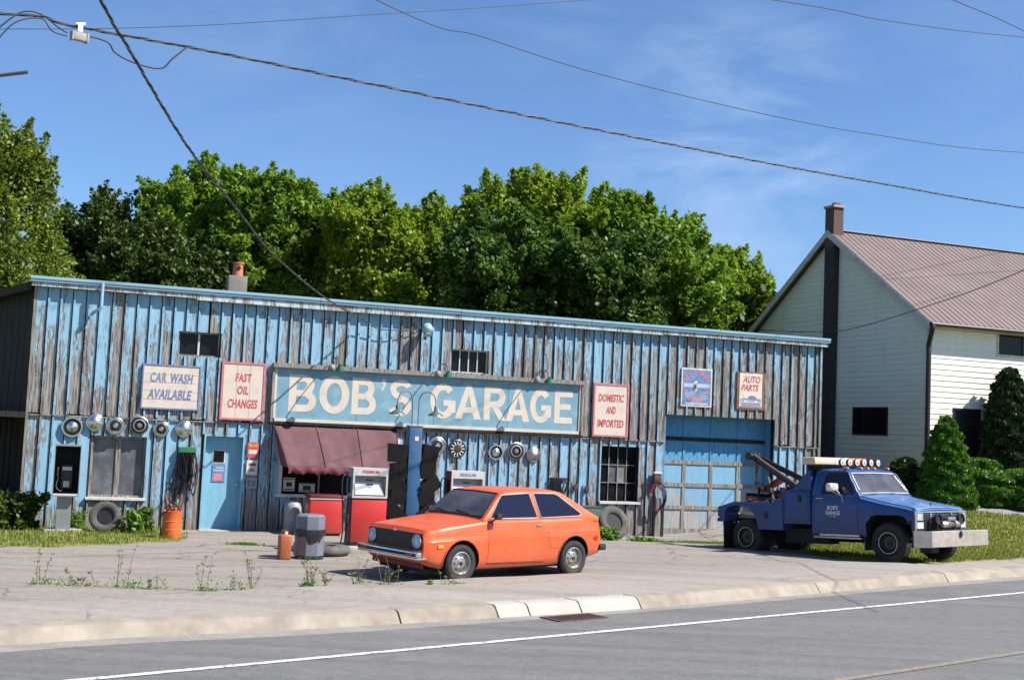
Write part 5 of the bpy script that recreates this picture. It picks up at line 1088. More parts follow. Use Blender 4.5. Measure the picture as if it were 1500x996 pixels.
# side fin behind the cab, tool boxes, bed
for sd in (1, -1):
    y0, y1 = (.86, .96) if sd > 0 else (-.96, -.86)
    MB().prism([(-.11, 1.405), (-.11, 1.82), (-.16, 1.82), (-.60, 1.405)], y0, y1).build('cab_fin', M['truckblue'], tk)
    bx = MB().box(-.80, -.11, (.5 if sd > 0 else -1.02), (1.02 if sd > 0 else -.5), .70, 1.40, bev=.012).build('tool_box', M['truckblue'], tk, smooth=30)
    MB().box(-.40, -.32, sd*1.03-.012, sd*1.03+.012, 1.16, 1.30).build('latch', M['black'], bx); MB().tube([(-.76, sd*1.022, .76), (-.15, sd*1.022, .76), (-.15, sd*1.022, 1.36), (-.76, sd*1.022, 1.36)], .005, 5, closed=True).build('lid_gap', M['under'], bx)
    bp = [(-.802, .56), (-.802, 1.22), (-.90, 1.24), (-.98, 1.20), (-1.06, 1.125), (-2.12, 1.14), (-2.55, 1.02), (-2.57, .84), (-2.46, .72)]
    pts = [(-2.37+.0, .72), (-2.37, .90), (-2.28, 1.02), (-2.05, 1.07), (-1.72, 1.02), (-1.52, .84), (-1.44, .56)]
    poly = bp+pts   # clockwise round then along the arch
    s_pan = MB().prism(list(reversed(poly)), (.55 if sd > 0 else -1.03), (1.03 if sd > 0 else -.55)).build('bed_side', M['truckblue'], tk); fixnormals(s_pan.data)
    MB().box(-1.27, -1.19, sd*1.035-.01, sd*1.035+.012, .80, .93).build('latch', M['black'], s_pan)
    yb = (.56, 1.0) if sd > 0 else (-1.0, -.56)
    MB().box(-2.36, -1.46, yb[0], yb[0]+.02 if sd > 0 else yb[1], .4, 1.0).build('wheel_well', M['under'], tk) if 0 else None
    MB().box(-2.42, -2.39, (.55 if sd > 0 else -1.02), (1.02 if sd > 0 else -.55), .12, .80).build('mud_flap', M['black'], tk)
MB().box(-2.45, -.12, -.549, .549, .78, .86).build('bed_floor', M['steelplate'], tk); MB().box(-2.6, -2.46, -1.0, 1.0, .70, .78).build('rear_sill', M['blackmetal'], tk)
MB().box(-2.5, 2.1, -.42, -.30, .48, .62).box(-2.5, 2.1, .30, .42, .48, .62).build('chassis_rail', M['under'], tk); MB().box(1.62, 1.76, -.75, .75, .32, .44).build('axle', M['under'], tk); MB().box(-1.9, -1.76, -.7, .7, .32, .46).build('axle', M['under'], tk); MB().box(-.9, .2, -.8, -.45, .30, .60).build('fuel_tank', M['under'], tk); MB().box(-.6, .6, .45, .8, .30, .60).build('fuel_tank', M['under'], tk)
MB().tube([(-2.5, -.3, .62), (-2.95, -.32, .62)], .03).box(-2.98, -2.86, -.36, -.28, .58, .66).build('tow_hook_bar', M['blackmetal'], tk)
# boom
def beam(mb, a, b, w, h, mi=0):
    a = Vector(a); b = Vector(b); d = (b-a); q = d.to_track_quat('X', 'Z').to_matrix().to_4x4(); T = Matrix.Translation(a) @ q; Ln = d.length
    mb.box(0, Ln, -w/2, w/2, h/2-.012, h/2, mi, T).box(0, Ln, -w/2, w/2, -h/2, -h/2+.012, mi, T).box(0, Ln, -.008, .008, -h/2+.012, h/2-.012, mi, T)
tip = (-2.06, -.34, 2.12)
for sd in (1, -1): mb = MB(); beam(mb, (-.62, sd*.46-.28*0, 1.34), (tip[0]+.08, tip[1]+sd*.08, tip[2]-.02), .08, .12); mb.build('boom_beam', M['boom'], tk)
mb = MB(); mb.box(tip[0]-.12, tip[0]+.12, tip[1]-.13, tip[1]+.13, tip[2]-.07, tip[2]+.04, bev=.02).lathe([(0, -.16), (.09, -.16), (.09, -.12), (.06, -.1), (.06, .1), (.09, .12), (.09, .16), (0, .16)], 16, axis='y', T=T3(tip[0]-.05, tip[1], tip[2]+.03)); mb.build('boom_head', M['blackmetal'], tk, smooth=40)
mb = MB(); 
for i in range(13): mb.tube([(tip[0]+.04+.02*math.cos(a)*(i % 2 == 0)+.01*math.sin(i), tip[1]+.02*math.cos(a)*(i % 2), tip[2]-.12-.04*i+.026*math.sin(a)) for a in [k*PI/4 for k in range(8)]], .008, 5, closed=True)
mb.build('chain', M['rustchain'], tk)
mb = MB(); beam(mb, (-1.30, -.28, 1.66), (-1.80, -.30, 1.42), .14, .12); mb.build('lift_arm', M['orangeframe'], tk)
mb = MB(); beam(mb, (-.85, -.28, 1.52), (-1.95, -.28, 1.18), .10, .10); beam(mb, (-1.1, -.1, 1.3), (-1.9, -.4, 1.40), .06, .06); mb.build('stiff_leg', M['blackmetal'], tk)
mb = MB(); mb.tube([(-1.30, -.28, 1.42), (-1.52, -.45, .86)], .035).tube([(-1.30, -.28, 1.42), (-1.12, -.45, .86)], .035).tube([(-1.30, -.28, 1.42), (-1.30, .2, .86)], .035).box(-1.38, -1.22, -.36, -.2, 1.36, 1.46); mb.build('boom_mast', M['orangeframe'], tk, smooth=40)
for (a, b, w_, mt, nm) in (((-1.62, -.75, .9), (-1.98, -.32, 1.62), .05, 'rackblack', 'brace'), ((-1.2, -.7, .9), (-1.72, -.30, 1.68), .045, 'boom', 'brace'), ((-1.5, -.2, 1.25), (-2.15, -.55, 1.30), .07, 'rackblack', 'wheel_lift_arm'), ((-1.6, .2, 1.2), (-2.2, .3, 1.26), .07, 'rackblack', 'wheel_lift_arm'), ((-2.12, -.60, 1.22), (-2.12, .40, 1.22), .08, 'orangeframe', 'tow_bar'), ((-1.75, -.5, 1.42), (-1.95, .3, 1.48), .06, 'orangeframe', 'tow_bar')):
    mb = MB(); beam(mb, a, b, w_, w_); mb.build(nm, M[mt], tk)
for k_, (x_, y_, z_, d_) in enumerate(((-1.9, -.45, 1.95, .42), (-1.8, -.1, 1.6, .4), (-1.45, -.5, 1.5, .35))):
    mb = MB()
    for i in range(int(d_/.045)): mb.tube([(x_+.022*math.cos(a)*(i % 2 == 0), y_+.022*math.cos(a)*(i % 2), z_-.045*i+.028*math.sin(a)) for a in [k*PI/4 for k in range(8)]], .009, 5, closed=True)
    mb.tube([(x_, y_, z_-d_), (x_+.02, y_, z_-d_-.08), (x_+.06, y_, z_-d_-.1), (x_+.07, y_, z_-d_-.05)], .014); mb.build('chain', M['rustchain'], tk)
MB().tube(smoothp([(-1.0, -.6, 1.12), (-1.4, -.8, 1.22), (-1.9, -.7, 1.16), (-2.2, -.5, 1.14), (-2.0, -.3, 1.2)]), .016).build('strap', M['rubberhose'], tk)
mb = MB(); mb.tube([(-.62, .46, 1.34), (-.62, .46, .86)], .04).tube([(-.62, -.46, 1.34), (-.62, -.46, .86)], .04).tube([(-.62, -.5, 1.3), (-.62, .5, 1.3)], .03).lathe([(0, -.25), (.12, -.25), (.12, -.22), (.07, -.2), (.07, .2), (.12, .22), (.12, .25), (0, .25)], 16, axis='y', T=T3(-.95, 0, 1.05)); mb.build('winch_frame', M['blackmetal'], tk, smooth=40)
MB().tube([(-.95, 0, 1.12), (tip[0], tip[1], tip[2]+.12)], .008).build('winch_cable', M['cablegrey'], tk)
mb = MB(); mb.box(-.30, -.22, -.85, .85, 1.42, 1.47).box(-.30, -.24, -.85, -.8, .9, 1.95).box(-.30, -.24, .8, .85, .9, 1.95).box(-.3, -.24, -.85, .85, 1.93, 1.97); mb.build('headache_rack', M['blackmetal'], tk)
MB().box(-.29, -.25, -.79, .79, 1.48, 1.92).build('rack_mesh', M['blackmetal'], tk)
# light bar and lamps
lb = MB().box(-.22, .12, -1.12, -.40, 1.935, 2.085, bev=.03).build('light_bar', M['lightbar'], tk, smooth=40)
MB().box(-.22, .12, -.399, .15, 1.935, 2.085, bev=.02).build('bar_cover', M['lightwhite'], lb, smooth=40); MB().box(-.22, .12, .151, .75, 1.935, 2.085, bev=.03).build('bar_lens', M['lightorange'], lb, smooth=40); MB().box(-.16, .06, -.8, .6, 1.90, 1.934).build('bar_base', M['blackmetal'], lb)
for y in (-.6, .5): MB().box(-.1, -.02, y-.03, y+.03, 1.83, 1.925).build('bar_bracket', M['blackmetal'], lb)
MB().tube([(.40, -.70, 1.90), (.40, .75, 1.90)], .014).tube([(.40, -.66, 1.82), (.40, -.66, 1.9)], .012).tube([(.40, .70, 1.82), (.40, .70, 1.9)], .012).build('lamp_rail', M['blackmetal'], tk)
for k in range(6):
    y = -.62+k*.26; s = MB().lathe([(0, -.06), (.05, -.05), (.078, -.01), (.08, .02), (.07, .02)], 20, T=T3(.42, y, 1.985, ry=PI/2)).build('spotlight', M['blackmetal'], tk, smooth=50)
    MB().lathe([(.07, .018), (.068, .028), (.03, .038), (0, .04)], 20, T=T3(.42, y, 1.985, ry=PI/2)).build('lens', M['dial'], s, smooth=50); MB().lathe([(0, .045), (.03, .042), (.03, .03)], 12, T=T3(.42, y, 1.985, ry=PI/2)).build('bulb', M['pumpgrey'], s)
for y in (-.74, -.24, 0, .24, .74): MB().box(.55, .66, y-.035, y+.035, 1.835, 1.885, bev=.02).build('clearance_lamp', M['lightorange'], tk, smooth=50)
# front: grille, headlamps, winch, steel bumper
MB().box(2.20, 2.262, -.90, .90, .64, 1.0).build('radiator_opening', M['grille'], tk)
mb = MB()
mb.box(2.26, 2.285, -.92, .92, .985, 1.01).box(2.26, 2.285, -.92, .92, .63, .655).box(2.26, 2.285, -.925, -.90, .64, 1.0).box(2.26, 2.285, .90, .925, .64, 1.0).box(2.26, 2.285, -.40, -.36, .66, .98).box(2.26, 2.285, .36, .40, .66, .98)
mb.build('grille_frame', M['chrome'], tk)
mb = MB()
for k in range(9): mb.box(2.262, 2.275, -.60, .60, .675+k*.034, .685+k*.034)
mb.build('grille_bars', M['dullchrome'], tk)
for sd in (1, -1):
    h = MB().box(2.262, 2.29, sd*.77-.11, sd*.77+.11, .83, .975, bev=.01).build('headlight', M['headlamp'], tk); MB().box(2.262, 2.286, sd*.77-.11, sd*.77+.11, .68, .80).build('lower_lamp', M['dial'], tk)
    f = MB().lathe([(0, -.09), (.07, -.07), (.11, .0), (.115, .05), (.10, .055), (.09, .03), (0, .02)], 20, T=T3(2.40, sd*.42+.05, .86, ry=PI/2)).build('fog_lamp', M['blackmetal'], tk, smooth=50)
    MB().box(2.30, 2.42, sd*.42+.03, sd*.42+.07, .66, .80).build('lamp_stand', M['blackmetal'], tk)
mb = MB().lathe([(0, -.30), (.07, -.29), (.085, -.24), (.085, -.13), (.10, -.12), (.10, -.10), (.06, -.09), (.06, .09), (.10, .10), (.10, .12), (.08, .13), (.08, .24), (.06, .29), (0, .3)], 20, axis='y', T=T3(2.45, 0, .75)); mb.box(2.38, 2.52, -.14, .14, .83, .90, bev=.01); mb.build('front_winch', M['dullchrome'], tk, smooth=40)
MB().lathe([(0, -.085), (.064, -.08), (.064, .08), (0, .085)], 20, axis='y', T=T3(2.45, 0, .75, s=(1.15, 1, 1.15))).build('winch_rope', M['rustchain'], tk, smooth=40)
MB().box(2.28, 2.58, -.5, .5, .60, .66).build('winch_tray', M['blackmetal'], tk)
bp = MB(); bp.box(2.56, 2.62, -.93, 1.17, .33, .64, bev=.01); bp.add([(2.62, -.93, .33), (2.62, -.93, .64), (2.38, -1.16, .64), (2.38, -1.16, .33), (2.56, -.93, .33), (2.56, -.93, .64), (2.33, -1.12, .64), (2.33, -1.12, .33)], [(0, 1, 2, 3), (7, 6, 5, 4), (1, 5, 6, 2), (0, 3, 7, 4), (2, 6, 7, 3)])
b_ = bp.build('front_bumper', M['steelplate'], tk); MB().lathe([(.02, 0), (.02, .03), (.05, .03), (.05, 0), (.02, 0)], 16, T=T3(2.62, .1, .57, ry=PI/2, s=(1.3, .8, 1))).build('hawse_ring', M['blackmetal'], b_)
MB().box(2.2, 2.56, -.45, -.35, .38, .55).box(2.2, 2.56, .35, .45, .38, .55).box(2.25, 2.5, -.75, -.5, .22, .34).build('bumper_bracket', M['under'], tk)
for sd in (1, -1):
    wheel(tk, 1.69, sd*.85, WR, .225, .23, sd, 'blackmetal', 'truck'); wheel(tk, -1.84, sd*.84, WR, .225, .23, sd, 'blackmetal', 'truck'); wheel(tk, -1.84, sd*.58, WR, .225, .2, sd, 'blackmetal', 'truck')
    w_ = [c for c in tk.children if c.name.startswith('wheel')]
for x, y in ((1.69, -.975), (-1.84, -.965)): MB().tube([(x+.205*math.cos(a), y, WR+.205*math.sin(a)) for a in [k*PI/12 for k in range(24)]], .012, 6, closed=True).build('rim_ring', M['dullchrome'], tk, smooth=60)
for sd in (1, -1): MB().box(1.12, 1.15, sd*.75-.18, sd*.75+.18, .22, .62).build('mud_flap', M['black'], tk)

# ================================================================= HOUSE
HT = rad(22); HC = Vector((12.608, 37.0, 0))
hs = thing('farmhouse', 'cream sided house with brown ribbed metal roof and dark chimney behind the tow truck', 'house', tuple(HC), HT)
HWD = 9.5; HLN = 17.0; HG = .7; EV = 6.40; RDG = 9.62; YR = 4.75
def gtop(y): return EV+(RDG-EV)*(1-abs(y-YR)/YR)
mb = MB(); mb.add([(0, 0, HG), (0, 0, EV), (0, YR, RDG), (0, HWD, EV), (0, HWD, HG)], [(0, 1, 2, 3, 4)]); mb.add([(HLN, 0, HG), (HLN, 0, EV), (HLN, YR, RDG), (HLN, HWD, EV), (HLN, HWD, HG)], [(4, 3, 2, 1, 0)])
mb.add([(0, HWD, HG), (0, HWD, EV), (HLN, HWD, EV), (HLN, HWD, HG)], [(0, 1, 2, 3)])
rects = [(0, HLN, HG, EV)]; SH_ = [(2.66, 4.7, 5.50, 6.27), (.97, 1.95, HG, 3.76), (7.5, 9.3, 2.2, 3.9)]
for h in SH_: rects = subtract(rects, h)
for (a, b, c, d) in rects: mb.add([(a, 0, c), (b, 0, c), (b, 0, d), (a, 0, d)], [(0, 1, 2, 3)])
mb.build('wall', M['siding'], hs)
LP = .168; mb = MB(); k = 0; z = HG
GW = (1.86, 3.48, 2.90, 3.68)
while z < RDG-.1:
    z1 = z+LP
    # gable laps (x=0, facing -x)
    ya = 0.0 if z1 < EV else YR*(z1-EV)/(RDG-EV); yb = HWD if z1 < EV else HWD-YR*(z1-EV)/(RDG-EV)
    R = subtract([(ya, yb, z, z1)], GW)
    for (a, b, c, d) in R:
        if b-a > .03 and d-c > .01: mb.add([(-.026, a, c), (-.026, b, c), (-.006, b, d), (-.006, a, d), (-.004, a, c), (-.004, b, c)], [(3, 2, 1, 0), (0, 1, 5, 4)])
    if z1 < EV+.05:
        R = [(0, HLN, z, z1)]
        for h in SH_: R = subtract(R, h)
        for (a, b, c, d) in R:
            if d-c > .01: mb.add([(a, -.026, c), (b, -.026, c), (b, -.006, d), (a, -.006, d), (a, -.004, c), (b, -.004, c)], [(0, 1, 2, 3), (4, 5, 1, 0)])
    z = z1
sd_ = mb.build('siding', M['siding'], hs); sd_['kind'] = 'stuff'
MB().box(-.05, .05, -.05, .05, HG, EV).build('corner_trim', M['whitepaint'], hs)
def hwin(face, a, b, c, d, name='window'):
    o = MB(); f = .06
    def bx(p, q, r, s, d0, d1): return (o.box(p, q, d0, d1, r, s) if face == 's' else o.box(d0, d1, p, q, r, s))
    bx(a-f, a, c-f, d+f, -.045, .05); bx(b, b+f, c-f, d+f, -.045, .05); bx(a, b, c-f, c, -.045, .05); bx(a, b, d, d+f, -.045, .05)
    w = o.build(name, M['brownspout' if face == 'g' else 'housetrim'], hs); p = MB()
    (p.box(a, b, .03, .04, c, d) if face == 's' else p.box(-.03, -.02, a, b, c, d)); p.build('pane', M['glass'], w); m2 = MB(); m_ = (a+b)/2
    (m2.box(m_-.02, m_+.02, .0, .029, c, d) if face == 's' else m2.box(-.04, -.031, a+(b-a)*.68, a+(b-a)*.68+.03, c, d)); m2.build('glazing_bar', M['brownspout'], w); return w
hwin('g', *GW); hwin('s', 2.66, 4.7, 5.50, 6.20); hwin('s', 7.5, 9.3, 2.2, 3.9)
dd = MB().box(.97, 1.95, .02, .06, HG, 3.70).build('door', M['blackmetal'], hs); MB().box(.93, .97, -.045, .06, HG, 3.76).box(1.95, 1.99, -.045, .06, HG, 3.76).box(.93, 1.99, -.045, .06, 3.70, 3.76).build('frame', M['brownspout'], dd)
# roof: two sheets with ribs, verge boards, soffit, gutter and downspout
ov = .38; sl_ = (RDG-EV)/YR; ez = EV-ov*sl_*.9; xa, xb = -.32, HLN+.3
mb = MB()
for sgn in (0, 1):
    ye = -ov if sgn == 0 else HWD+ov
    v = [(xa, ye, ez+.10), (xb, ye, ez+.10), (xb, YR, RDG+.12), (xa, YR, RDG+.12)]; mb.add(v+[(a, b, c-.05) for a, b, c in v], [(0, 1, 2, 3), (7, 6, 5, 4), (0, 4, 5, 1), (3, 7, 4, 0), (1, 5, 6, 2)])
rf = mb.build('roof', M['brownmetal'], hs); mb = MB(); x = xa+.02; Ln = math.hypot(YR+ov, RDG+.12-ez-.10); an = math.atan2(RDG+.12-ez-.10, YR+ov)
while x < xb:
    for sgn in (0, 1):
        T = T3(x, -ov, ez+.10, rx=an) if sgn == 0 else T3(x, HWD+ov, ez+.10, rx=PI-an)
        zz = (.0, .018) if sgn == 0 else (-.018, 0); mb.add([(-.03, 0, 0), (.03, 0, 0), (.012, 0, zz[1] if sgn == 0 else zz[0]), (-.012, 0, zz[1] if sgn == 0 else zz[0]), (-.03, Ln, 0), (.03, Ln, 0), (.012, Ln, zz[1] if sgn == 0 else zz[0]), (-.012, Ln, zz[1] if sgn == 0 else zz[0])], [(0, 1, 2, 3), (1, 5, 6, 2), (2, 6, 7, 3), (3, 7, 4, 0)], 0, T)
    x += .235
rb = mb.build('rib', M['brownmetal'], rf); rb['kind'] = 'stuff'
MB().box(xa, xb, YR-.12, YR+.12, RDG+.115, RDG+.145, bev=.01).build('ridge_cap', M['brownmetal'], rf)
mb = MB()
for (y0, y1) in ((-ov, YR), (HWD+ov, YR)):
    for xx in (xa-.02,): mb.add([(xx, y0, ez+.09), (xx, y1, RDG+.11), (xx, y1, RDG-.12), (xx, y0, ez-.12), (xx+.04, y0, ez+.09), (xx+.04, y1, RDG+.11), (xx+.04, y1, RDG-.12), (xx+.04, y0, ez-.12)], [(0, 1, 2, 3), (7, 6, 5, 4), (3, 2, 6, 7), (0, 4, 5, 1)])
mb.build('verge_board', M['whitepaint'], hs)
MB().box(xa, xb, -ov+.02, -.03, ez-.03, ez+.0).build('soffit', M['housetrim'], hs); MB().box(-.02, HLN, -.05, -.028, EV-.28, ez-.035).build('frieze', M['housetrim'], hs)
gt = MB().tube([(xa, -ov-.05, ez+.03), (xb, -ov-.05, ez+.03)], .07, 10).build('gutter', M['brownspout'], hs, smooth=60)
MB().tube(smoothp([(xa+.06, -ov-.05, ez), (xa+.06, -ov-.04, ez-.15), (-.12, -.12, ez-.55), (-.12, -.12, ez-.8)])+[(-.12, -.12, HG)], .075, 10).build('downspout', M['brownspout'], gt, smooth=60)
cb = MB().box(-.27, -.03, 4.46, 4.92, HG-.3, 9.15).build('chimney', M['darkbrick'], hs)
MB().box(-.285, .10, 4.45, 4.93, 9.155, 10.48).build('chimney_stack', M['brick'], cb); MB().box(-.33, .15, 4.40, 4.98, 10.48, 10.56).build('cap', M['concrete'], cb); MB().box(-.12, .08, 4.6, 4.8, 10.56, 10.68).build('flue', M['rust'], cb)
mb = MB()
for j in range(34): mb.box(-.278, -.03, 4.452, 4.928, HG+j*.25, HG+j*.25+.225)
mb.build('brick_courses', M['darkbrick'], cb)['kind'] = 'stuff'
MB().tube([(-.03, 9.05, 6.62), (-.12, 9.05, 6.60)], .02).lathe([(0, -.03), (.03, -.02), (.03, .03), (0, .04)], 10, T=T3(-.13, 9.05, 6.6)).build('insulator', M['blackmetal'], hs)

# ================================================================= VEGETATION
def quads(C, size, up=.35, aspect=1.7, droop=None):
    n = len(C); d = RNG.normal(size=(n, 3)); d[:, 2] = np.abs(d[:, 2])*.6+up; d /= np.linalg.norm(d, axis=1)[:, None]
    a = np.cross(d, RNG.normal(size=(n, 3))); a /= np.linalg.norm(a, axis=1)[:, None]; b = np.cross(d, a)
    s = (size*RNG.uniform(.6, 1.35, n))[:, None]; L_ = a*s*aspect*.5; W_ = b*s*.5
    P = np.stack([C-L_, C-W_*.9+L_*.1, C+L_, C+W_*.9+L_*.1], 1); return P.reshape(-1, 3)
def leafmesh(name, V, mat, parent, var=None):
    n = len(V)//4; me = bpy.data.meshes.new(name); me.vertices.add(len(V)); me.vertices.foreach_set('co', V.astype(np.float32).ravel())
    me.loops.add(n*4); me.loops.foreach_set('vertex_index', np.arange(n*4, dtype=np.int32)); me.polygons.add(n)
    me.polygons.foreach_set('loop_start', np.arange(0, n*4, 4, dtype=np.int32)); me.polygons.foreach_set('loop_total', np.full(n, 4, np.int32))
    at = me.attributes.new('var', 'FLOAT', 'FACE'); at.data.foreach_set('value', (RNG.random(n) if var is None else var).astype(np.float32))
    me.materials.append(mat); me.update(); return link(name, me, parent)
def tree(label, x, y, top, rx, mat, n=26000, zlo=3.0, size=.20, clumps=150, group='trees behind the garage', sparse=0, ry=None, lobes=None, seed=0):
    r = np.random.default_rng(100+seed+int(abs(x)*10)); random.seed(seed+int(abs(x)*7)); ry = ry or rx
    n = int(n*1.7); size *= .6; clumps = int(clumps*2.4)
    t = thing('broadleaf_tree', label, 'tree', (x, y, -.1), 0, group)
    H = top; cz0, cz1 = zlo, top
    # lobes: several big rounded masses, themselves covered in clumps
    lobes = lobes or [(r.uniform(-.55, .55)*rx, r.uniform(-.5, .5)*ry, zlo+(top-zlo)*q, rx*r.uniform(.32, .6)) for q in (.12, .22, .32, .4, .48, .55, .62, .7, .76)]+[(r.uniform(-.15, .15)*rx, 0, top-rx*.36, rx*.36), (r.uniform(-.55, -.25)*rx, -.2*ry, top-rx*r.uniform(.5, .9), rx*.36), (r.uniform(.25, .55)*rx, -.2*ry, top-rx*r.uniform(.5, .95), rx*.38), (r.uniform(-.3, .3)*rx, -.3*ry, top-rx*.8, rx*.45)]
    cs = []
    per = max(4, clumps//len(lobes))
    for lx, ly, lz, lr in lobes:
        d = r.normal(size=(per, 3)); d[:, 2] = d[:, 2]*.9+.15; d /= np.linalg.norm(d, axis=1)[:, None]
        rr = lr*(r.uniform(.55, 1.12, per)**.6)[:, None]; c = np.array([lx, ly, lz])+d*rr*np.array([1, 1, 1.0]); cs.append(c)
    cs = np.concatenate(cs); k = len(cs); cr = r.uniform(.16, .46, k)*(1 if rx > 2 else .8)
    w = cr**2; idx = r.choice(k, n, p=w/w.sum()); dd = r.normal(size=(n, 3)); dd /= np.linalg.norm(dd, axis=1)[:, None]
    P = cs[idx]+dd*(cr[idx]*r.uniform(.3, 1.0, n)**.5)[:, None]*np.array([1.0, 1.0, .8])
    ns = n//4; top_ = cs[np.argsort(-(cs[:, 2]+np.abs(cs[:, 0])*.55-cs[:, 1]*.25))[:max(20, k//2)]]; nsp = 110; bs = top_[r.integers(0, len(top_), nsp)]; dv = r.normal(0, .5, (nsp, 3)); dv[:, 2] = np.abs(dv[:, 2])+.75; dv += np.stack([bs[:, 0]/rx*.7, bs[:, 1]/ry*.5, bs[:, 0]*0], 1); dv /= np.linalg.norm(dv, axis=1)[:, None]; ln = r.uniform(.45, 1.15, nsp)*(rx/2.6)**.5
    si = r.integers(0, nsp, ns); f_ = r.uniform(0, 1, ns); PS = bs[si]+dv[si]*(ln[si]*f_)[:, None]+r.normal(0, 1, (ns, 3))*(.17*(1.15-f_))[:, None]; P[:ns] = PS
    if sparse: P = P[r.random(len(P)) > sparse*np.clip((P[:, 2]-(top-5))/5, 0, 1)]
    P = np.concatenate([P, np.stack([np.clip(r.normal(0, rx*.38, n//8), -rx*.62, rx*.62), np.clip(r.normal(0, ry*.4, n//8), -rx*.6, rx*.6), r.uniform(zlo, top-rx*1.0, n//8)], 1)])
    cv = r.random(k); var = np.clip(np.concatenate([cv[idx][:len(P)-n//8] if not sparse else r.random(len(P)-n//8), r.random(n//8)*.4])*.55+r.random(len(P))*.45, 0, 1)
    leafmesh('crown', quads(P, size), M[mat], t, var)
    mb = MB(); R0 = .05*rx+.09; mb.tube([(0, 0, 0), (.05, 0, H*.2), (-.05, .05, H*.45), (.05, 0, H*.75), (0, 0, H*.93)], [R0, R0*.85, R0*.6, R0*.3, .02], 9)
    for i in range(60 if sparse else 16):
        c = cs[r.integers(k)]; z0 = H*r.uniform(.2, .6); a = Vector((0, 0, z0)); b = Vector(tuple(c)); m_ = a.lerp(b, .5)+Vector((0, 0, -.2)); mb.tube([a, m_, b], [R0*(.2 if sparse else .4), R0*(.12 if sparse else .25), .012], 5)
    mb.build('trunk', M['bark'], t, smooth=60); return t
G1 = 'trees behind the garage'
tree('tall thin-topped tree with brownish sparse twigs at the left edge of the photo', -17.0, 39.0, 12.6, 2.9, 'leafbrown', 34000, 1.5, .16, 330, None, sparse=.12, seed=3,
     lobes=[(-.5, 0, 11.0, 1.1), (-.2, 0, 9.2, 1.3), (1.0, 0, 10.2, .8), (.9, 0, 8.4, 1.2), (-1.6, 0, 10.5, 1.5), (1.2, 0, 6.8, 1.7), (.2, 0, 5.6, 2.0), (1.7, -.3, 5.2, 1.8), (-2, 0, 6.5, 2.2), (1.9, -.3, 3.4, 1.6), (0, 0, 3, 2)])
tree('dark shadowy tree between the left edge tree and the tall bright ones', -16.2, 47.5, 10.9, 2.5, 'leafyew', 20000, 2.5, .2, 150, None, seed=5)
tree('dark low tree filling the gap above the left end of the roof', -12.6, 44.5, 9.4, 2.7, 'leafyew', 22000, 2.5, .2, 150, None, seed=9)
tree('bright green tree with a leaning tall top left of the roof chimney', -12.4, 48.0, 12.5, 2.5, 'leafmid', 30000, 4, .2, 210, G1, seed=12)
tree('bright green tree rising directly behind the roof chimney', -9.3, 46.5, 11.9, 2.2, 'leafmid', 28000, 4, .2, 200, G1, seed=14)
tree('slim green tree just right of the one behind the roof chimney', -7.2, 48.0, 11.2, 2.0, 'leafmid', 20000, 4, .2, 150, G1, seed=17)
tree('bright yellow-green tree above the letters BOB', -5.3, 45.5, 11.3, 2.35, 'leaf', 28000, 4, .2, 200, G1, seed=19)
tree('yellow-green tree between the bright one and the dark maple', -2.9, 46.5, 11.0, 2.1, 'leaf', 26000, 4, .2, 190, G1, seed=21)
tree('dark broad maple with deep green leaves in the middle of the tree row', -.3, 43.5, 10.2, 2.7, 'leafdark', 40000, 4, .21, 260, None, seed=23)
tree('highest bright tree top standing behind the dark maple', .7, 47.5, 12.6, 3.2, 'leaf', 34000, 5, .2, 230, None, seed=25)
tree('bright green tree top right of the highest one', 4.6, 46.5, 11.6, 2.5, 'leafmid', 30000, 4, .2, 210, None, seed=28)
tree('dark green tree low behind the right half of the roof', 3.4, 43.0, 9.6, 2.5, 'leafdark', 26000, 3, .2, 180, None, seed=31)
tree('rounded green tree on the falling right shoulder of the tree row', 6.3, 44.5, 9.5, 2.1, 'leafmid', 26000, 3, .19, 190, None, seed=33)
tree('lowest rightmost tree of the row, next to the house roof', 9.1, 50.5, 10.2, 2.0, 'leaf', 22000, 3, .19, 160, None, seed=36)
# undergrowth behind
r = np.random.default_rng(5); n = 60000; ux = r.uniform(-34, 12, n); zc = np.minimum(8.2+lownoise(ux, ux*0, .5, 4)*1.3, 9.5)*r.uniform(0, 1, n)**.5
P = np.stack([ux, 51+r.normal(0, 1.0, n), zc], 1); o = leafmesh('undergrowth', quads(P, .34), M['leafyew'], None); tag(o, 'dark mass of undergrowth behind the row of trees', 'undergrowth', kind='stuff')
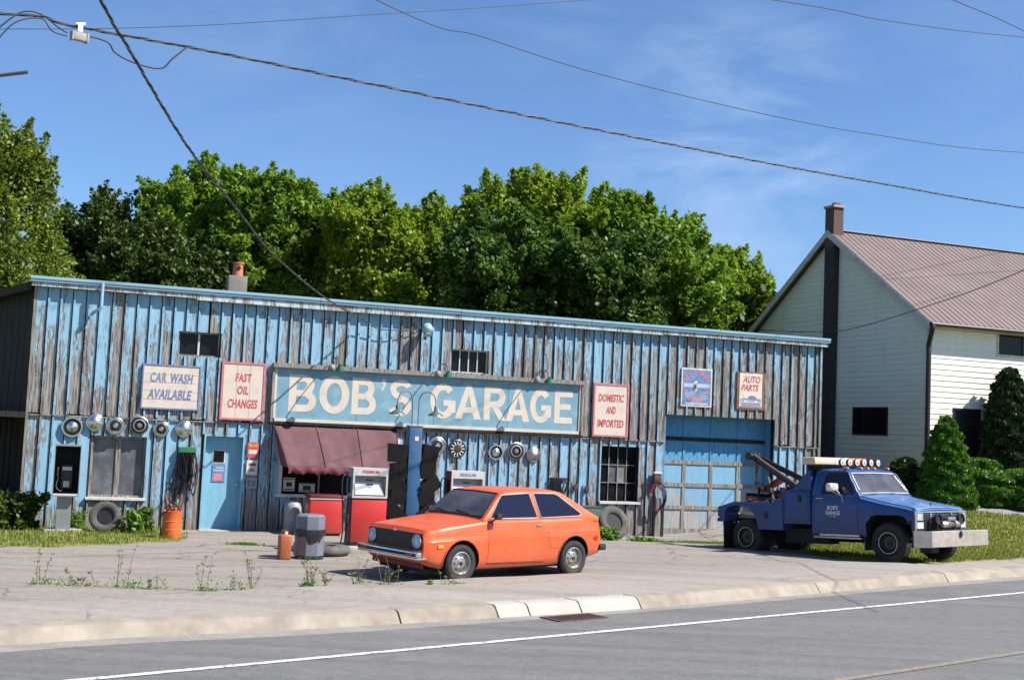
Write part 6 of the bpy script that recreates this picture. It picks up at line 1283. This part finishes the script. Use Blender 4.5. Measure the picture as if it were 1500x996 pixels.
# conifers and bushes by the house
def conifer(name, label, cat, x, y, h, rx, mat, n, kind, size=.085, group=None):
    r = np.random.default_rng(int(x*31)); z0 = Gz(x, y)-.05; t = thing(name, label, cat, (x, y, z0), 0, group)
    th = r.uniform(0, 2*PI, n); v = r.uniform(0, 1, n)
    if kind == 'cone': rad_ = rx*(np.clip(1-v, 0, 1)**.62)*(.96+.0*v)+.02; zz = .05+v*(h-.05)
    elif kind == 'column': rad_ = rx*np.sin(np.clip(v*.93+.07, 0, 1)*PI)**.45*(1-.35*v); zz = v*h
    else: ph = np.arccos(1-1.75*v); rad_ = rx*np.sin(ph); zz = h*.48+h*.52*np.cos(ph)
    lump = .055*rx*(np.sin(th*7+zz*9)+np.sin(th*11-zz*14+2)+np.sin(zz*21+th*3))
    if kind == 'tiers': lump = lump+.22*rx*(np.sin(zz*2*PI/.42+th*1.3) > .1)-.1*rx
    rr = np.maximum(rad_+lump-np.abs(r.normal(0, .07, n))*rx, .01); P = np.stack([rr*np.cos(th), rr*np.sin(th), zz], 1)
    leafmesh('foliage', quads(P, size, up=.1, aspect=1.6), M[mat], t)
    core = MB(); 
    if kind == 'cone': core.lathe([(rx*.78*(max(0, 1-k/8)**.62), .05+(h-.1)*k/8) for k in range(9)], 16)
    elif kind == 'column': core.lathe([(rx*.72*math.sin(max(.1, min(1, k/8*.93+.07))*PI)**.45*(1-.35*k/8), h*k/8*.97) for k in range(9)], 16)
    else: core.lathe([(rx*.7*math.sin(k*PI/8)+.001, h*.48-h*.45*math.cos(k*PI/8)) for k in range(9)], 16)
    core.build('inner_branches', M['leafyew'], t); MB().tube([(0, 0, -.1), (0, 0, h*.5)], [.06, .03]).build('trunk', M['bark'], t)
conifer('dwarf_conifer', 'cone shaped bright green dwarf conifer in front of the house corner', 'shrub', 11.75, 33.0, 2.42, .80, 'conifer', 26000, 'cone')
conifer('cedar_tree', 'tall dark columnar cedar in front of the cream side wall', 'tree', 15.1, 37.2, 4.1, .85, 'cedar', 26000, 'column', .11)
conifer('cedar_tree', 'tall dark columnar cedar cut by the right edge of the photo', 'tree', 16.55, 38.0, 3.9, .85, 'cedar', 24000, 'column', .11)
conifer('tiered_juniper', 'wide cloud-clipped juniper right of the cone shaped conifer', 'shrub', 13.1, 34.4, 1.35, .85, 'conifer', 22000, 'tiers', .08)
conifer('round_juniper', 'lower rounded juniper at the right edge of the photo', 'shrub', 14.5, 34.6, 1.15, .75, 'conifer', 18000, 'tiers', .08)
conifer('dark_bush', 'small dark bush at the foot of the cone shaped conifer', 'shrub', 11.0, 34.0, 1.3, .5, 'cedar', 9000, 'ball', .08)
# dark bushes at the left end and plants by the wall
def bush(label, x, y, h, rx, mat, n, size=.07, name='leafy_bush', cat='bush'):
    r = np.random.default_rng(int(abs(x*17))); t = thing(name, label, cat, (x, y, Gz(x, y)-.02), 0); k = 40; c = np.stack([r.normal(0, rx*.45, k), r.normal(0, rx*.4, k), r.uniform(.1, 1, k)*h*.9], 1)
    i = r.integers(0, k, n); P = c[i]+r.normal(0, rx*.16, (n, 3)); P[:, 2] = np.clip(P[:, 2], .02, h*1.05); leafmesh('leaves', quads(P, size, up=.5), M[mat], t); mb = MB()
    for j in range(0, k, 3): mb.tube([(c[j][0]*.2, c[j][1]*.2, 0), tuple(c[j]*.6), tuple(c[j])], [.012, .008, .003], 5)
    mb.build('stems', M['drystalk'], t)
p = FW(-.85, .6); bush('dark leafy bush in front of the lean-to at the left edge', p.x, p.y, .95, .45, 'leafyew', 4500, .07)
p = FW(-.1, .5); bush('dark climbing plant at the left corner of the garage', p.x, p.y, .75, .35, 'leafyew', 3500, .07)
p = FW(.95, .35); bush('low weedy plant between the phone booth and the old tyre', p.x, p.y, .40, .2, 'weed', 600, .04)
p = FW(2.02, 1.3); bush('broad-leaved green plant left of the orange drum', p.x, p.y, .50, .2, 'weed', 420, .08)
p = FW(2.28, .9); bush('dark leafy plant against the wall behind the orange drum', p.x, p.y, .55, .18, 'leafdark', 700, .07)
p = FW(2.95, .5); bush('small green sprout right of the orange drum', p.x, p.y, .32, .12, 'weed', 350, .06)
p = FW(1.75, .5); bush('green weed at the right side of the leaning grey tyre', p.x, p.y, .38, .14, 'weed', 350, .05)
p = FW(12.55, 1.7); bush('clump of green weeds at the rear bumper of the orange car', p.x, p.y, .28, .3, 'weed', 1400, .06)
p = FW(13.3, 2.1); bush('low green weeds in front of the leaning truck tyre', p.x, p.y, .1, .3, 'weed', 500, .05)
# grass blades
def blades(name, X, Y, h, label, mat='grass', lean=.5, wd=.012):
    n = len(X); z = G(X, Y); hh = h*RNG.uniform(.4, 1.25, n); th = RNG.uniform(0, 2*PI, n); lx = np.cos(th)*hh*lean*RNG.random(n); ly = np.sin(th)*hh*lean*RNG.random(n); px, py = -np.sin(th)*wd, np.cos(th)*wd
    V = np.stack([np.stack([X-px, Y-py, z-.01], 1), np.stack([X+px, Y+py, z-.01], 1), np.stack([X+lx*.5+px*.6, Y+ly*.5+py*.6, z+hh*.6], 1), np.stack([X+lx, Y+ly, z+hh], 1)], 1).reshape(-1, 3)
    o = leafmesh(name, V, M[mat], None); tag(o, label, 'grass', kind='stuff')
lx_, ly_ = lawn_c; left = lx_ < 0
def scatter(cx, cy, n):
    i = RNG.integers(0, len(cx), n); return cx[i]+RNG.uniform(-.08, .08, n), cy[i]+RNG.uniform(-.08, .08, n)
X, Y = scatter(lx_[left], ly_[left], 60000); m_ = (X > -14); blades('grass', X[m_], Y[m_], .085, 'short yellow-green grass along the foot of the garage at the left')
X, Y = scatter(lx_[~left], ly_[~left], 190000); m_ = (X < 16) & (Y < 37); blades('grass', X[m_], Y[m_], .07, 'mown yellow-green grass bank behind the tow truck')
# little green patches in the lot
for u, w, n, rr in ((3.9, 4.0, 500, .14), (14.6, 2.4, 900, .35), (15.6, 2.7, 900, .4), (13.6, 2.3, 500, .2), (17.0, 2.0, 500, .5)):
    p = FW(u, w); X = p.x+RNG.normal(0, rr, n); Y = p.y+RNG.normal(0, rr*.3, n); blades('weed_patch', X, Y, .05, 'low green weeds growing through the old asphalt', 'weed')
# tall weeds along the back edge of the walk
def weed(x, y, h, leafy, label, width=.12):
    r = random.Random(int(x*97)); t = thing('tall_weed', label, 'weed', (x, y, Gz(x, y)-.01), 0, 'weeds along the back of the sidewalk'); mb = MB(); C = []
    for i in range(r.randint(3, 6)):
        bx, by = r.uniform(-width, width), r.uniform(-.05, .05); hh = h*r.uniform(.45, 1.05); tx, ty_ = bx+r.uniform(-.12, .12), by+r.uniform(-.05, .05)
        mb.tube([(bx, by, 0), ((bx+tx)/2+r.uniform(-.02, .02), (by+ty_)/2, hh*.55), (tx, ty_, hh)], [.005, .004, .002], 4)
        for k in range(7): f = r.uniform(.3, .98); cx, cy_, cz_ = bx+(tx-bx)*f, by+(ty_-by)*f, hh*f; mb.tube([(cx, cy_, cz_), (cx+r.uniform(-.05, .05), cy_+r.uniform(-.03, .03), cz_+.03)], .0025, 4); C.append((cx+r.uniform(-.04, .04), cy_, cz_+.02))
    mb.build('stalks', M['drystalk'], t)
    n = int(leafy*(.5 if h > .3 else .3)); P = np.stack([RNG.normal(0, width*.9, n), RNG.normal(0, .05, n), np.abs(RNG.normal(0, h*.11, n))+.015], 1); P = np.concatenate([P, np.array(C)]) if n else np.array(C)
    leafmesh('leaves', quads(P, .024, up=.3), M['weed'], t)
for (x, y, h, lf, lab, wd) in ((-6.02, 16.45, .55, 160, 'first tall dry weed from the left on the pavement edge', .14), (-5.55, 16.40, .25, 220, 'low leafy weed between the first two dry stalks at the left', .22), (-4.9, 16.35, .62, 200, 'tall dry weed standing in line with the leaning grey tyre', .16), (-4.55, 16.3, .16, 200, 'flat leafy weed right of the stalk below the leaning grey tyre', .22),
        (-3.85, 16.3, .50, 160, 'thin branching weed below the orange drum', .12), (-3.42, 16.42, .55, 190, 'branching weed below the blue door, with a green foot', .16), (-2.62, 16.98, .62, 420, 'leafy upright weed with the greenest foot', .07), (-2.4, 17.05, .35, 20, 'single thin dry stalk next to the greenest weed', .04),
        (-1.95, 17.1, .42, 20, 'small dry stalk left of the spreading bare weed', .06), (-1.6, 17.15, .5, 110, 'spreading nearly bare weed with many thin stalks', .17), (-.95, 17.4, .12, 60, 'tiny green sprout left of the last stalk before the car', .05), (-.75, 17.5, .36, 90, 'last weedy stalk before the orange car', .08), (-.6, 17.6, .12, 160, 'small round green weed nearest the orange car', .06)):
    s = (x-RO.x)*RD.x+(y-RO.y)*RD.y; tt = (x-RO.x)*RN.x+(y-RO.y)*RN.y
    if x > -3: x, y = x-.0, y
    weed(x, y, h, lf, lab, wd)
for (x0, x1, y0, n) in ((-5.6, -4.7, 15.0, 700),):
    X = RNG.uniform(x0, x1, n); Y = y0+RNG.normal(0, .05, n)+(X-x0)*.15; 
# ================================================================= POLE AND CABLES
pp = Vector((-6.30, 14.0)); pz = Gz(pp.x, pp.y)
t = thing('utility_pole', 'dark wooden utility pole just at the left edge of the photo', 'pole', (pp.x, pp.y, .1), 0)
MB().tube([(0, 0, -.1), (0, 0, 9.2)], [.16, .12], 14).build('pole', M['polewood'], t, smooth=60)
MB().tube([(.05, 0, 6.17), (.58, -.05, 6.24)], .022, 10).tube([(.02, 0, 4.44), (.42, -.03, 4.52)], .02, 10).build('bracket_pipe', M['cablegrey'], t, smooth=60)
MB().box(-.9, .9, -.06, .06, 8.4, 8.52).build('cross_arm', M['polewood'], t)
def cable(name, label, pts, r, mat='cable', twist=None, n=8, sub=10):
    P = smoothp(pts, sub); t = thing(name, label, 'cable', P[0], 0); o = Vector(P[0]); Q = [tuple(Vector(p)-o) for p in P]
    if not twist: MB().tube(Q, r, n).build('strand', M[mat], t, smooth=70); return t
    # twisted bundle of two strands and a bare wire
    V = [Vector(q) for q in Q]; D = [0]
    for a, b in zip(V, V[1:]): D.append(D[-1]+(b-a).length)
    tot = D[-1]; step = twist/10; cnt = int(tot/step); cen = []; j = 0
    for i in range(cnt+1):
        d = i*step
        while j < len(D)-2 and D[j+1] < d: j += 1
        cen.append((V[j].lerp(V[j+1], (d-D[j])/max(1e-6, D[j+1]-D[j])), (V[j+1]-V[j]).normalized()))
    for s, (mt, rr, off) in enumerate((('cable', r, r), ('cable', r, r), ('cablegrey', r*.5, r*1.25))):
        pts = []
        for i, (c, d) in enumerate(cen):
            e = d.cross(Vector((0, 0, 1))).normalized(); f = e.cross(d); a = 2*PI*i/10+s*2*PI/3; pts.append(tuple(c+(e*math.cos(a)+f*math.sin(a))*off))
        MB().tube(pts, rr, 5).build('strand', M[mt], t, smooth=70)
    return t
cable('overhead_cable', 'thick twisted cable crossing the whole photo from the pole at the left', [(-6.25, 13.9, 7.0), (-5.77, 14.32, 7.12), (-5.47, 14.56, 7.10), (-4.15, 15.63, 7.20), (-2.35, 17.07, 7.29), (.84, 19.64, 7.45), (4.68, 22.73, 7.67), (7.62, 25.1, 7.88), (11.88, 28.53, 8.21), (22, 36.7, 9.2)], .0105, twist=.6)
cable('service_cable', 'twisted black service cable dropping from the top left to the garage wall', [(-4.8, 10.5, 7.9), (-4.62, 13.09, 6.90), (-4.55, 13.91, 6.63), (-4.39, 16.0, 6.01), (-4.2, 18.36, 5.57), (-4.04, 20.35, 5.22), (-3.74, 24.15, 4.93), tuple(FW(6.9, .25, 4.86))], .011, twist=.5)
cable('drop_wire', 'thin wire looping along the garage wall to the floodlight', [tuple(FW(6.9, .25, 4.86)), tuple(FW(7.2, .2, 4.70)), tuple(FW(7.6, .2, 4.68)), tuple(FW(8.1, .15, 4.72)), tuple(FW(8.3, .1, 4.80))], .012)
cable('thin_wire', 'thin pale wire rising to the right across the top left of the sky', [(-30, 19.0, 8.2), (-14.0, 32, 12.5), (-3.86, 39.73, 16.1), (9.3, 49.8, 21.2), (30, 66, 29)], .011)
cable('thin_wire', 'thin dark wire curving down from the top middle to the right edge', [(-12, 18.5, 13.6), (-3.15, 25, 11.28), (-.92, 26.53, 11.08), (1.75, 28.36, 10.92), (5.83, 31.16, 10.96), (9.9, 33.95, 11.2), (15.81, 38, 11.88), (30, 48, 14.5)], .011)
cable('thin_wire', 'faint thin wire near the top right corner, the longer of two', [(-8, 13.5, 8.5), (5.09, 25, 11.65), (8.46, 28.14, 12.42), (13.69, 33, 13.85), (28, 46, 18)], .010)
cable('thin_wire', 'short thin wire cutting the extreme top right corner', [(3, 19, 11.0), (8.86, 25, 11.82), (11.61, 28, 12.27), (20, 38, 13.8)], .010)
cable('house_wire', 'thin service wire sagging across the house gable to the right edge', [(9.22, 45.30, 6.6), (9.48, 39.63, 6.08), (9.87, 35.81, 5.87), (10.39, 30.61, 6.05), (10.85, 26, 6.36), (12.0, 16, 7.5)], .011)
sb = thing('cable_splice_box', 'white splice box hanging on the thick cable near the pole', 'splice box', (-5.40, 14.60, 6.98), math.atan2(RD.y, RD.x))
MB().box(-.08, .08, -.045, .045, -.05, .05, bev=.015).box(-.10, -.08, -.05, .05, -.055, .055).box(.08, .10, -.05, .05, -.055, .055).build('box', M['concrete'], sb, smooth=40); MB().box(-.03, .03, -.02, .02, .06, .16).tube([(-.05, 0, .15), (.06, 0, .17)], .02).build('clamp', M['trim'], sb)
cable('splice_lead', 'slack black lead looping from the splice box back up to the thick cable', [(-5.30, 14.69, 7.02), (-5.13, 14.83, 7.0), (-5.05, 14.9, 6.89), (-4.84, 15.07, 6.82), (-4.59, 15.27, 6.83), (-4.48, 15.35, 6.98), (-4.33, 15.48, 7.19)], .011, sub=6)
cable('splice_lead', 'upper short lead from the pole to the splice box', [(-6.2, 13.95, 6.75), (-5.95, 14.15, 7.1), (-5.77, 14.32, 7.15), (-5.62, 14.45, 7.05), (-5.52, 14.52, 7.0)], .010, sub=6)
cable('splice_lead', 'lower short lead from the pole to the splice box', [(-6.2, 13.95, 6.55), (-6.0, 14.1, 6.95), (-5.77, 14.32, 7.10), (-5.66, 14.4, 6.98), (-5.52, 14.52, 6.96)], .009, sub=6)
# things outside the picture frame are left out; empties draw nothing
bpy.context.view_layer.update()
